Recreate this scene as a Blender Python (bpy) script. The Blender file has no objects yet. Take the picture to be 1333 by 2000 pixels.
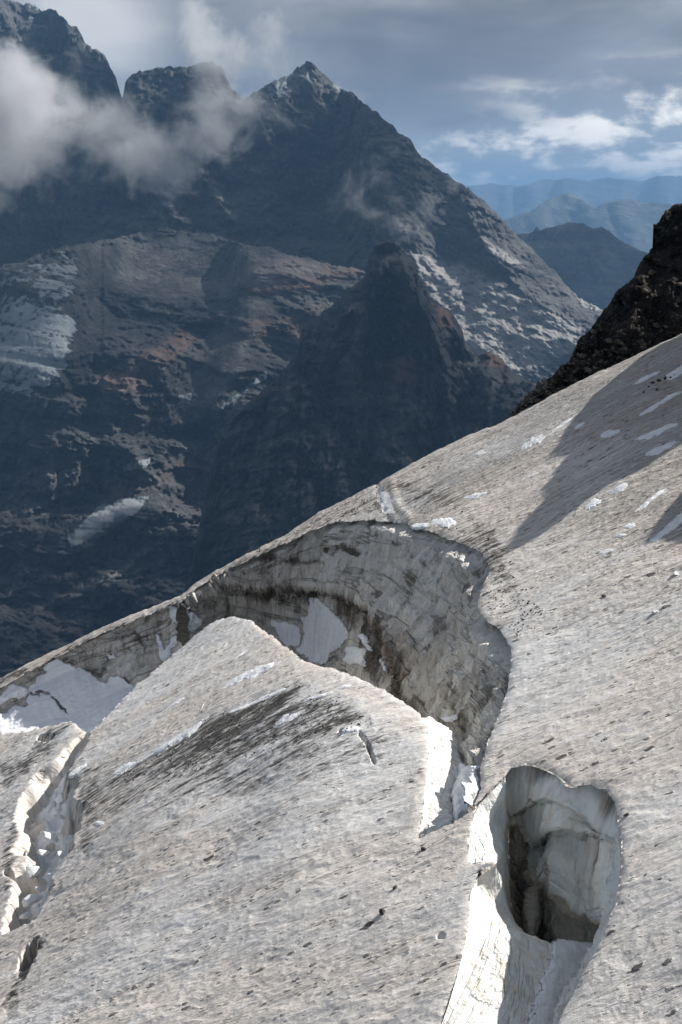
import bpy, math
import numpy as np

sc = bpy.context.scene
C = sc.collection
rad = math.radians

# ------------------------------------------------------------------ camera
W0, H0 = 1333.0, 2000.0
LENS = 50.0
FPX = LENS / 36.0 * H0
PITCH = rad(12.2)
cam_d = bpy.data.cameras.new('camera')
cam_d.sensor_fit = 'VERTICAL'
cam_d.sensor_height = 36.0
cam_d.sensor_width = 24.0
cam_d.lens = LENS
cam_d.clip_start = 0.5
cam_d.clip_end = 200000.0
cam = bpy.data.objects.new('camera', cam_d)
cam.rotation_euler = (math.pi / 2 - PITCH, 0, 0)
C.objects.link(cam)
sc.camera = cam

# ------------------------------------------------------------------ sun, sky, exposure
SUN_EL, SUN_AZ = rad(40), rad(31)          # azimuth counted from +x towards +y
SUN = np.array([math.cos(SUN_EL) * math.cos(SUN_AZ), math.cos(SUN_EL) * math.sin(SUN_AZ), math.sin(SUN_EL)])
sl = bpy.data.lights.new('sun', 'SUN')
sl.energy = 4.6
sl.angle = rad(0.5)
sl.color = (1.0, 0.955, 0.89)
so = bpy.data.objects.new('sun', sl)
from mathutils import Vector
so.rotation_euler = Vector(SUN).to_track_quat('Z', 'Y').to_euler()
C.objects.link(so)

sc.view_settings.view_transform = 'Standard'
sc.view_settings.look = 'None'
sc.view_settings.gamma = 1.0
sc.view_settings.use_curve_mapping = False
sc.view_settings.exposure = 0.82
sc.render.engine = 'CYCLES'
sc.cycles.use_denoising = True
sc.cycles.volume_bounces = 1
sc.cycles.max_bounces = 6
sc.cycles.diffuse_bounces = 3
sc.cycles.transparent_max_bounces = 16
sc.cycles.volume_step_rate = 1.0
sc.cycles.volume_max_steps = 256


class NT:
    """tiny helper for building node trees"""
    def __init__(s, tree):
        s.t = tree
        s.n = tree.nodes
        s.l = tree.links

    def add(s, typ, ins=None, **props):
        nd = s.n.new(typ)
        for k, v in props.items():
            setattr(nd, k, v)
        for k, v in (ins or {}).items():
            s.set(nd.inputs[k], v)
        return nd

    def set(s, sock, v):
        if isinstance(v, bpy.types.NodeSocket):
            s.l.new(v, sock)
        elif isinstance(v, bpy.types.Node):
            s.l.new(v.outputs[0], sock)
        else:
            if hasattr(sock.default_value, '__len__') and not hasattr(v, '__len__'):
                v = (v,) * len(sock.default_value)
            if hasattr(v, '__len__') and hasattr(sock.default_value, '__len__') and len(v) == 3 and len(sock.default_value) == 4:
                v = tuple(v) + (1,)
            sock.default_value = v

    def m(s, op, a, b=0.0, c=0.0, clamp=False):
        nd = s.add('ShaderNodeMath', operation=op, use_clamp=clamp)
        s.set(nd.inputs[0], a); s.set(nd.inputs[1], b); s.set(nd.inputs[2], c)
        return nd.outputs[0]

    def vm(s, op, a, b=(0, 0, 0)):
        nd = s.add('ShaderNodeVectorMath', operation=op)
        s.set(nd.inputs[0], a); s.set(nd.inputs[1], b)
        return nd.outputs[1] if op in ('LENGTH', 'DOT_PRODUCT', 'DISTANCE') else nd.outputs[0]

    def mr(s, v, a, b, c=0.0, d=1.0, smooth=True):
        nd = s.add('ShaderNodeMapRange', interpolation_type='SMOOTHSTEP' if smooth else 'LINEAR', clamp=True)
        for i, x in enumerate((v, a, b, c, d)):
            s.set(nd.inputs[i], x)
        return nd.outputs[0]

    def mix(s, f, a, b, blend='MIX'):
        nd = s.add('ShaderNodeMix', data_type='RGBA', blend_type=blend)
        s.set(nd.inputs[0], f); s.set(nd.inputs[6], a); s.set(nd.inputs[7], b)
        return nd.outputs[2]

    def noise(s, vec, scale, detail=4.0, rough=0.55, dist=0.0, typ='FBM'):
        nd = s.add('ShaderNodeTexNoise', noise_type=typ)
        s.set(nd.inputs['Vector'], vec); s.set(nd.inputs['Scale'], scale)
        s.set(nd.inputs['Detail'], detail); s.set(nd.inputs['Roughness'], rough)
        s.set(nd.inputs['Distortion'], dist)
        return nd.outputs[0]

    def vor(s, vec, scale, feature='F1', rnd=1.0):
        nd = s.add('ShaderNodeTexVoronoi', feature=feature)
        s.set(nd.inputs['Vector'], vec); s.set(nd.inputs['Scale'], scale); s.set(nd.inputs['Randomness'], rnd)
        return nd

    def scalev(s, vec, sx, sy, sz):
        return s.vm('MULTIPLY', vec, (sx, sy, sz))

    def attr(s, name):
        return s.add('ShaderNodeAttribute', attribute_name=name).outputs['Fac']


world = bpy.data.worlds.new("World")
sc.world = world
world.use_nodes = True
w = NT(world.node_tree)
w.n.clear()
SKY_STRENGTH = 0.055
sky = w.add('ShaderNodeTexSky', sky_type='NISHITA', sun_disc=False)
sky.sun_elevation = SUN_EL
sky.sun_rotation = math.pi / 2 - SUN_AZ
sky.altitude = 2500
sky.air_density = 1.0
sky.dust_density = 1.0
sky.ozone_density = 1.5
tc = w.add('ShaderNodeTexCoord')
d = tc.outputs['Generated']
dn = w.vm('NORMALIZE', d)
sep = w.add('ShaderNodeSeparateXYZ', {0: dn})
el = sep.outputs[2]
# a cloud ceiling seen in perspective: the direction cut by a horizontal layer
den = w.m('ADD', w.m('MAXIMUM', el, 0.0), 0.045)
cx = w.m('DIVIDE', sep.outputs[0], den)
cy = w.m('DIVIDE', sep.outputs[1], den)
cv = w.add('ShaderNodeCombineXYZ', {0: cx, 1: cy, 2: 0.0})
n_big = w.noise(w.vm('ADD', cv.outputs[0], (3.1, 1.7, 0)), 0.16, 5, 0.55, 0.3)
n_soft = w.noise(w.vm('MULTIPLY', dn, (5, 5, 16)), 1.0, 4, 0.5, 0.2)
CS = (10, 10, 25)
cum = w.noise(w.vm('MULTIPLY', dn, CS), 1.0, 6, 0.58, 0.15)
cumb = w.noise(w.vm('ADD', w.vm('MULTIPLY', dn, CS), (0.10, 0, 0.26)), 1.0, 6, 0.58, 0.15)
# grey ceiling that ends in an uneven base a few degrees above the horizon
edge = w.m('ADD', el, w.m('MULTIPLY', w.m('SUBTRACT', n_soft, 0.5), 0.10))
edge = w.m('SUBTRACT', edge, w.m('MULTIPLY', sep.outputs[0], 0.10))
ceil = w.mr(edge, 0.038, 0.072)
n_med = w.noise(w.vm('MULTIPLY', dn, (7, 7, 19)), 1.0, 5, 0.55, 0.4)
grey = w.mix(w.mr(w.m('ADD', w.m('MULTIPLY', n_big, 0.5), w.m('MULTIPLY', n_med, 0.5)), 0.38, 0.62), (2.1, 2.3, 2.75), (5.0, 5.2, 5.5))
grey = w.mix(w.mr(el, 0.06, 0.16), w.mix(0.5, grey, (1.8, 2.25, 3.1)), grey)
# piled clouds below it, lit from above right
cm = w.mr(cum, 0.24, 0.44)
lit = w.mr(w.m('SUBTRACT', cum, cumb), -0.05, 0.10)
cumc = w.mix(lit, (4.4, 4.9, 5.5), (16.5, 15.6, 14.6))
open_sky = w.mix(0.85, sky.outputs[0], (6.2, 6.5, 6.8))
low = w.mix(cm, open_sky, cumc)
allc = w.mix(ceil, low, grey)
gl = w.m('ADD', w.vm('DISTANCE', dn, (-0.1605, 0.980, 0.116)), w.m('MULTIPLY', w.m('SUBTRACT', n_med, 0.5), 0.12))
allc = w.mix(w.mr(gl, 0.07, 0.0, 0, 0.8), allc, (9.0, 9.1, 9.3))
allc = w.mix(w.mr(el, 0.25, 0.7), allc, w.mix(0.25, w.mix(0.5, allc, (4.4, 4.6, 4.9)), sky.outputs[0]))
below = w.mix(w.mr(el, -0.08, 0.0), (1.2, 1.7, 2.4), allc)
bg = w.add('ShaderNodeBackground', {0: below, 1: SKY_STRENGTH})
wo = w.add('ShaderNodeOutputWorld', {0: bg})

# ------------------------------------------------------------------ numeric helpers
_rng = np.random.RandomState(7)
_perm = _rng.permutation(256)
_perm = np.concatenate([_perm, _perm, _perm])
_g = _rng.normal(size=(256, 3))
_g /= np.linalg.norm(_g, axis=1)[:, None]


def perlin(x, y, z):
    x, y, z = np.broadcast_arrays(np.asarray(x, float), np.asarray(y, float), np.asarray(z, float))
    xi, yi, zi = np.floor(x).astype(int), np.floor(y).astype(int), np.floor(z).astype(int)
    xf, yf, zf = x - xi, y - yi, z - zi
    u, v, q = [t * t * t * (t * (t * 6 - 15) + 10) for t in (xf, yf, zf)]
    out = 0
    for dx in (0, 1):
        wx = u if dx else 1 - u
        px = _perm[(xi + dx) & 255]
        for dy in (0, 1):
            wy = v if dy else 1 - v
            py = _perm[px + ((yi + dy) & 255)]
            for dz in (0, 1):
                wz = q if dz else 1 - q
                g = _g[_perm[py + ((zi + dz) & 255)]]
                out = out + wx * wy * wz * (g[..., 0] * (xf - dx) + g[..., 1] * (yf - dy) + g[..., 2] * (zf - dz))
    return out * 1.5


def fbm(x, y, z, s, octv=4, gain=0.5, ridged=False):
    a, o = 1.0, 0
    f = 1.0 / s
    for i in range(octv):
        n = perlin(x * f + 13.7 * i, y * f + 5.1 * i, z * f + 9.3 * i)
        if ridged:
            n = 1 - 2 * np.abs(n)
            n = n * np.abs(n) if i else n
        o = o + a * n
        a *= gain
        f *= 2.03
    return o


def ss(a, b, x):
    t = np.clip((x - a) / (b - a), 0, 1)
    return t * t * (3 - 2 * t)


def steps(v, soft=0.3):
    """turns a smooth field into treads and risers"""
    k = np.floor(v)
    return k + ss(0.5 - soft / 2, 0.5 + soft / 2, v - k)


def ray(px, py):
    """direction through a point of the photograph, scaled so that its y is 1"""
    px, py = np.broadcast_arrays(np.asarray(px, float), np.asarray(py, float))
    a = (px - W0 / 2) / FPX
    b = (H0 / 2 - py) / FPX
    dy = math.cos(PITCH) + b * math.sin(PITCH)
    dz = -math.sin(PITCH) + b * math.cos(PITCH)
    return a / dy, dz / dy


def to_px(x, y, z):
    cf = y * math.cos(PITCH) - z * math.sin(PITCH)
    cu = y * math.sin(PITCH) + z * math.cos(PITCH)
    return W0 / 2 + FPX * x / cf, H0 / 2 - FPX * cu / cf


GA, GB, GC = 0.5, 0.05, -16.0


def ghump(x, y):
    h = 0.35 * perlin(x / 9 + 3.3, y / 13, 0.5) + 0.16 * perlin(x / 3.6, y / 5 + 7, 1.5)
    h = h + 0.9 * np.exp(-(((x + 1.5) / 6.5) ** 2 + ((y - 37) / 9.0) ** 2))
    return h


def G(x, y):
    return GA * x + GB * y + GC + ghump(x, y)


def onG(px, py):
    """point of the glacier's smooth surface seen at a point of the photograph"""
    u, e = ray(px, py)
    den = np.minimum(e - GA * u - GB, -0.03)
    y = GC / den
    for _ in range(9):
        y = 0.4 * y + 0.6 * (GC + ghump(u * y, y)) / den
    return u * y, y, e * y


def interp_poly(poly, n):
    p = np.array(poly, float)
    s = np.concatenate([[0], np.cumsum(np.hypot(*(np.diff(p[:, :2], axis=0).T)))])
    t = np.linspace(0, s[-1], n)
    return np.stack([np.interp(t, s, p[:, k]) for k in range(p.shape[1])], 1)


def inside(poly, x, y):
    p = np.array(poly, float)
    r = np.zeros(np.shape(x), bool)
    j = len(p) - 1
    for i in range(len(p)):
        c = ((p[i, 1] > y) != (p[j, 1] > y)) & (x < (p[j, 0] - p[i, 0]) * (y - p[i, 1]) / (p[j, 1] - p[i, 1] + 1e-12) + p[i, 0])
        r ^= c
        j = i
    return r


def seg_dist(poly, x, y, closed=True):
    p = np.array(poly, float)
    best = np.full(np.shape(x), 1e9)
    bx, by = np.array(x, float), np.array(y, float)
    nseg = len(p) if closed else len(p) - 1
    for i in range(nseg):
        a, b = p[i], p[(i + 1) % len(p)]
        ab = b - a
        t = np.clip(((x - a[0]) * ab[0] + (y - a[1]) * ab[1]) / (ab @ ab + 1e-12), 0, 1)
        qx, qy = a[0] + t * ab[0], a[1] + t * ab[1]
        dd = np.hypot(x - qx, y - qy)
        m = dd < best
        best = np.where(m, dd, best)
        bx = np.where(m, qx, bx)
        by = np.where(m, qy, by)
    return best, bx, by


def sd(poly, x, y):
    """signed distance, positive inside"""
    dd = seg_dist(poly, x, y)[0]
    return np.where(inside(poly, x, y), dd, -dd)


def rough_poly(poly, amp=2.5, step=6.0, seed=0.0):
    """resample a closed outline and make it uneven"""
    p = np.array(list(poly) + [poly[0]], float)
    s = np.concatenate([[0], np.cumsum(np.hypot(*(np.diff(p, axis=0).T)))])
    n = int(s[-1] / step)
    t = np.linspace(0, s[-1], n, endpoint=False)
    x, y = np.interp(t, s, p[:, 0]), np.interp(t, s, p[:, 1])
    nx = amp * fbm(x, y, 11.1 + seed, 30, 3)
    ny = amp * fbm(x, y, 47.7 + seed, 30, 3)
    nx = nx + 0.8 * amp * fbm(x, y, 23.1 + seed, 9, 3, 0.6)
    ny = ny + 0.8 * amp * fbm(x, y, 71.7 + seed, 9, 3, 0.6)
    return np.stack([x + nx, y + ny], 1)


# ------------------------------------------------------------------ mesh helpers
def link_mesh(name, verts, faces, mat, kind=None, parent=None, smooth=True, attrs=None, uv=None, label=None, cat=None, group=None):
    me = bpy.data.meshes.new(name)
    verts = np.asarray(verts, np.float32)
    faces = np.asarray(faces, np.int32)
    k = faces.shape[1]
    me.vertices.add(len(verts))
    me.vertices.foreach_set('co', verts.ravel())
    me.loops.add(faces.size)
    me.loops.foreach_set('vertex_index', faces.ravel())
    me.polygons.add(len(faces))
    me.polygons.foreach_set('loop_start', np.arange(0, faces.size, k, dtype=np.int32))
    me.polygons.foreach_set('loop_total', np.full(len(faces), k, np.int32))
    me.update(calc_edges=True)
    me.validate()
    if smooth:
        me.polygons.foreach_set('use_smooth', np.ones(len(me.polygons), bool))
    for an, av in (attrs or {}).items():
        a = me.attributes.new(an, 'FLOAT', 'POINT')
        a.data.foreach_set('value', np.asarray(av, np.float32).ravel())
    if uv is not None:
        a = me.attributes.new('flow', 'FLOAT_VECTOR', 'POINT')
        u3 = np.zeros((len(verts), 3), np.float32)
        u3[:, :uv.shape[1]] = uv
        a.data.foreach_set('vector', u3.ravel())
    if mat is not None:
        me.materials.append(mat)
    ob = bpy.data.objects.new(name, me)
    C.objects.link(ob)
    if kind:
        ob['kind'] = kind
    if parent is not None:
        ob.parent = parent
    if label:
        ob['label'] = label
    if cat:
        ob['category'] = cat
    if group:
        ob['group'] = group
    return ob


def grid_faces(nr, nc, keep=None):
    i = np.arange(nr * nc).reshape(nr, nc)
    f = np.stack([i[:-1, :-1], i[1:, :-1], i[1:, 1:], i[:-1, 1:]], -1)
    if keep is not None:
        f = f[keep]
    return f.reshape(-1, 4)


def new_mat(name):
    m = bpy.data.materials.new(name)
    m.use_nodes = True
    t = NT(m.node_tree)
    t.n.clear()
    return m, t


def finish(t, col, rough=0.8, height=None, dist=0.1, strength=1.0, spec=0.3, extra=None):
    b = t.add('ShaderNodeBsdfPrincipled', {'Base Color': col, 'Roughness': rough, 'Specular IOR Level': spec})
    for k, v in (extra or {}).items():
        t.set(b.inputs[k], v)
    if height is not None:
        bp = t.add('ShaderNodeBump', {'Height': height, 'Distance': dist, 'Strength': strength})
        t.l.new(bp.outputs[0], b.inputs['Normal'])
    t.add('ShaderNodeOutputMaterial', {0: b.outputs[0]})


# ------------------------------------------------------------------ materials
def mat_glacier():
    m, t = new_mat('dirty_glacier_ice')
    fl = t.add('ShaderNodeAttribute', attribute_name='flow').outputs['Vector']
    dirt_shade = t.attr('dirt_shade')
    clean = t.attr('clean')
    grime = t.attr('grime')
    big = t.noise(t.scalev(fl, 0.4, 1, 1), 0.16, 5, 0.6, 0.8)
    mid = t.noise(t.scalev(fl, 0.30, 1.0, 1.0), 1.5, 6, 0.62, 0.6)
    fine = t.noise(t.scalev(fl, 0.5, 1, 1), 7.0, 6, 0.62, 0.3)
    grain = t.noise(fl, 42.0, 4, 0.65)
    streak = t.noise(t.scalev(fl, 0.10, 1.0, 1.0), 4.5, 6, 0.62, 0.5)

    def spots(scale, stretch, r1, r0, lo, hi, wsc_, seed):
        q = t.add('ShaderNodeVectorMath', operation='MULTIPLY_ADD')
        t.set(q.inputs[0], t.add('ShaderNodeTexNoise', {'Vector': fl, 'Scale': scale * 1.6, 'Detail': 3}).outputs[1])
        t.set(q.inputs[1], (wsc_ / scale, wsc_ / scale, 0)); t.set(q.inputs[2], t.vm('ADD', t.scalev(fl, stretch, 1, 1), (seed, seed * 1.7, 0)))
        v = t.vor(q.outputs[0], scale)
        g = t.add('ShaderNodeSeparateColor', {0: v.outputs['Color']})
        k = t.mr(t.m('ADD', t.m('ADD', g.outputs[0], t.m('MULTIPLY', t.m('SUBTRACT', mid, 0.5), 2.4)), t.m('ADD', t.m('MULTIPLY', grime, 0.35), t.m('MULTIPLY', t.m('SUBTRACT', big, 0.5), 1.6))), lo, hi)
        rad_ = t.m('ADD', 0.25, t.m('MULTIPLY', t.m('POWER', g.outputs[1], 2.0), 1.15))
        return t.m('MULTIPLY', t.mr(t.m('DIVIDE', v.outputs[0], rad_), r1, r0), k)
    sp1 = spots(2.1, 0.55, 0.17, 0.11, 0.48, 0.62, 0.5, 0.0)
    sp2 = spots(5.4, 0.52, 0.30, 0.15, 0.38, 0.75, 0.6, 31.0)
    sp3 = spots(10.5, 0.5, 0.46, 0.16, 0.45, 1.1, 0.6, 77.0)
    sp = t.m('MAXIMUM', sp1, t.m('MAXIMUM', t.m('MULTIPLY', sp2, 0.85), t.m('MULTIPLY', sp3, 0.6)))
    # long thin melt lines
    ln = t.mr(t.m('ABSOLUTE', t.m('SUBTRACT', t.noise(t.scalev(fl, 0.14, 1.0, 1.0), 1.9, 3, 0.5, 1.0), 0.5)), 0.012, 0.002)
    ln = t.m('MULTIPLY', ln, t.mr(mid, 0.48, 0.62))
    base = t.mix(t.mr(big, 0.35, 0.65), (0.60, 0.595, 0.588), (0.60, 0.55, 0.50))
    base = t.mix(t.mr(mid, 0.52, 0.75, 0, 0.5), base, (0.42, 0.375, 0.335))
    base = t.mix(t.mr(mid, 0.46, 0.28, 0, 0.55), base, (0.70, 0.71, 0.72))
    base = t.mix(t.mr(streak, 0.55, 0.72, 0, 0.45), base, (0.33, 0.29, 0.25))
    base = t.mix(t.mr(fine, 0.52, 0.74, 0, 0.42), base, (0.30, 0.27, 0.24))
    base = t.mix(t.mr(fine, 0.46, 0.3, 0, 0.4), base, (0.74, 0.73, 0.72))
    base = t.mix(t.mr(grain, 0.54, 0.72, 0, 0.4), base, (0.25, 0.22, 0.19))
    base = t.mix(t.mr(grain, 0.46, 0.3, 0, 0.3), base, (0.78, 0.77, 0.76))
    base = t.mix(t.m('MULTIPLY', ln, 0.5), base, (0.15, 0.125, 0.10))
    gm = t.mr(t.m('ADD', grime, t.m('MULTIPLY', t.m('SUBTRACT', t.m('ADD', fine, streak), 1.0), 1.4)), 0.25, 0.85)
    base = t.mix(t.m('MULTIPLY', gm, 0.62), base, (0.21, 0.185, 0.16))
    base = t.mix(t.m('MULTIPLY', sp, 0.93), base, t.mix(t.mr(grain, 0.4, 0.65), (0.035, 0.034, 0.033), (0.12, 0.11, 0.10)))
    dn_ = t.m('ADD', dirt_shade, t.m('MULTIPLY', t.m('SUBTRACT', mid, 0.5), 1.0))
    dn_ = t.m('ADD', dn_, t.m('MULTIPLY', t.m('SUBTRACT', streak, 0.5), 1.5))
    dn_ = t.m('ADD', dn_, t.m('MULTIPLY', t.m('SUBTRACT', fine, 0.5), 1.8))
    dmask = t.m('MULTIPLY', t.mr(dn_, 0.25, 0.85), t.mr(dirt_shade, 0.02, 0.3))
    base = t.mix(t.m('MULTIPLY', dmask, 0.95), base, t.mix(t.mr(grain, 0.4, 0.7), (0.022, 0.02, 0.017), (0.085, 0.075, 0.06)))
    cl = t.m('MULTIPLY', clean, t.mr(fine, 0.75, 0.35, 0.4, 1))
    base = t.mix(cl, base, t.mix(t.mr(streak, 0.4, 0.65), (0.76, 0.71, 0.64), (0.62, 0.54, 0.46)))
    snow = t.attr('snow')
    sm = t.mr(t.m('ADD', snow, t.m('MULTIPLY', t.m('SUBTRACT', fine, 0.5), 0.9)), 0.42, 0.58)
    base = t.mix(sm, base, (0.82, 0.84, 0.87))
    h = t.m('MULTIPLY', fine, 0.55)
    h = t.m('ADD', h, t.m('MULTIPLY', mid, 1.3))
    h = t.m('ADD', h, t.m('MULTIPLY', grain, 0.10))
    h = t.m('SUBTRACT', h, t.m('MULTIPLY', sp, 0.9))
    h = t.m('SUBTRACT', h, t.m('MULTIPLY', ln, 0.3))
    h = t.m('ADD', h, t.m('MULTIPLY', t.m('MULTIPLY', fine, t.m('MAXIMUM', grime, dirt_shade)), 1.6))
    h = t.m('MULTIPLY', h, t.m('SUBTRACT', 1.0, t.m('MULTIPLY', sm, 0.6)))
    finish(t, base, 0.62, h, 0.09, 0.8, 0.28)
    return m


def mat_wall():
    m, t = new_mat('crevasse_wall_ice')
    fl = t.add('ShaderNodeAttribute', attribute_name='flow').outputs['Vector']   # metres along the rim, metres down
    dirt_shade = t.attr('dirt_shade'); snow = t.attr('snow'); clean = t.attr('clean')
    wob = t.add('ShaderNodeTexCoord').outputs['Object']
    drape = t.noise(t.scalev(wob, 1.0, 1.0, 0.22), 0.9, 6, 0.6, 0.7)
    drape2 = t.noise(t.scalev(wob, 1.0, 1.0, 0.10), 3.4, 5, 0.6, 0.3)
    band = t.noise(t.scalev(fl, 0.12, 0.8, 1), 0.9, 5, 0.6, 0.8)
    blot = t.noise(t.scalev(wob, 0.8, 0.8, 0.45), 0.8, 6, 0.68, 0.8)
    fine = t.noise(fl, 9.0, 6, 0.62, 0.2)
    base = t.mix(t.mr(drape, 0.35, 0.65), (0.74, 0.725, 0.69), (0.54, 0.51, 0.47))
    base = t.mix(t.mr(blot, 0.52, 0.68, 0, 0.6), base, (0.33, 0.30, 0.265))
    base = t.mix(t.mr(blot, 0.45, 0.3, 0, 0.6), base, (0.66, 0.65, 0.62))
    base = t.mix(t.mr(drape2, 0.54, 0.72, 0, 0.6), base, (0.20, 0.17, 0.14))
    line = t.mr(t.m('ABSOLUTE', t.m('SUBTRACT', band, 0.5)), 0.022, 0.004)
    base = t.mix(t.m('MULTIPLY', line, t.mr(blot, 0.4, 0.6, 0.1, 0.75)), base, (0.06, 0.05, 0.04))
    base = t.mix(t.m('MULTIPLY', clean, 0.92), base, t.mix(t.mr(drape2, 0.4, 0.65), (0.83, 0.87, 0.85), (0.74, 0.70, 0.63)))
    dn_ = t.m('ADD', dirt_shade, t.m('MULTIPLY', t.m('SUBTRACT', drape, 0.5), 1.3))
    dn_ = t.m('ADD', dn_, t.m('MULTIPLY', t.m('SUBTRACT', blot, 0.5), 1.6))
    base = t.mix(t.mr(dn_, 0.25, 0.85, 0, 0.92), base, t.mix(t.mr(fine, 0.4, 0.6), (0.035, 0.028, 0.02), (0.12, 0.095, 0.07)))
    sm = t.mr(t.m('ADD', snow, t.m('MULTIPLY', t.m('SUBTRACT', fine, 0.5), 0.7)), 0.42, 0.55)
    base = t.mix(sm, base, (0.80, 0.83, 0.88))
    h = t.m('ADD', t.m('MULTIPLY', drape, 2.2), t.m('MULTIPLY', drape2, 0.9))
    h = t.m('ADD', h, t.m('MULTIPLY', blot, 2.0))
    h = t.m('ADD', h, t.m('MULTIPLY', fine, 0.30))
    h = t.m('SUBTRACT', h, t.m('MULTIPLY', line, 0.35))
    h = t.m('MULTIPLY', h, t.m('SUBTRACT', 1.0, t.m('MULTIPLY', t.m('MAXIMUM', sm, t.m('MULTIPLY', clean, 0.75)), 0.85)))
    finish(t, base, 0.5, h, 0.22, 0.9, 0.35)
    return m


def mat_rock(name, dark, light, red, scale, bump, strata=0.5, snowc=(0.25, 0.28, 0.30)):
    """bedrock seen from afar; scale in metres of the main pattern"""
    m, t = new_mat(name)
    geo = t.add('ShaderNodeTexCoord').outputs['Object']
    snow = t.attr('snow'); rd = t.attr('red'); pale = t.attr('pale')
    tilt = t.add('ShaderNodeMapping', {'Vector': geo, 'Rotation': (0, rad(-9), 0)}).outputs[0]
    big = t.noise(geo, 1.0 / scale, 7, 0.62, 0.3)
    fine = t.noise(geo, 9.0 / scale, 6, 0.65, 0.2)
    strat = t.noise(t.scalev(tilt, 0.12, 0.12, 1.6), 4.0 / scale, 7, 0.62, 0.5)
    base = t.mix(t.mr(big, 0.35, 0.65), dark, light)
    base = t.mix(t.m('MULTIPLY', t.mr(strat, 0.42, 0.62), strata), base, t.mix(0.5, dark, (0.03, 0.03, 0.03)))
    base = t.mix(t.mr(fine, 0.5, 0.75, 0, 0.45), base, t.mix(0.5, light, (0.4, 0.38, 0.35)))
    rm = t.mr(t.m('ADD', rd, t.m('MULTIPLY', t.m('SUBTRACT', t.m('ADD', big, strat), 1.0), 1.2)), 0.25, 0.75)
    base = t.mix(t.m('MULTIPLY', rm, 0.85), base, t.mix(t.mr(fine, 0.4, 0.65), red, t.mix(0.5, red, light)))
    pm = t.mr(t.m('ADD', pale, t.m('MULTIPLY', t.m('SUBTRACT', t.m('ADD', big, fine), 1.0), 0.9)), 0.25, 0.75)
    base = t.mix(t.m('MULTIPLY', pm, 0.85), base, t.mix(t.mr(fine, 0.4, 0.6), (0.33, 0.32, 0.305), (0.25, 0.245, 0.24)))
    sm = t.mr(t.m('ADD', snow, t.m('MULTIPLY', t.m('SUBTRACT', t.m('ADD', fine, strat), 1.0), 1.5)), 0.38, 0.62)
    base = t.mix(sm, base, t.mix(t.mr(big, 0.35, 0.6), snowc, t.mix(0.45, snowc, (0.12, 0.12, 0.12))))
    h = t.m('ADD', t.m('MULTIPLY', fine, 0.5), t.m('MULTIPLY', strat, strata * 1.5))
    h = t.m('ADD', h, big)
    h = t.m('MULTIPLY', h, t.m('SUBTRACT', 1.0, t.m('MULTIPLY', t.m('MAXIMUM', sm, pm), 0.55)))
    finish(t, base, 0.95, h, bump, 0.9, 0.1)
    return m


M_GL = mat_glacier()
M_WALL = mat_wall()
M_MTN = mat_rock('mountain_rock', (0.048, 0.050, 0.054), (0.11, 0.11, 0.11), (0.19, 0.13, 0.10), 160, 26)
M_MTN2 = mat_rock('pinnacle_rock', (0.035, 0.037, 0.041), (0.085, 0.085, 0.085), (0.19, 0.115, 0.085), 90, 15)
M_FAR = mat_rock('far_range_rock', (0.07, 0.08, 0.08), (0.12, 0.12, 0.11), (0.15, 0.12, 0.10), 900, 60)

# ------------------------------------------------------------------ mountains
NOISE_OFF = {'massif': 0.0}


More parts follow.
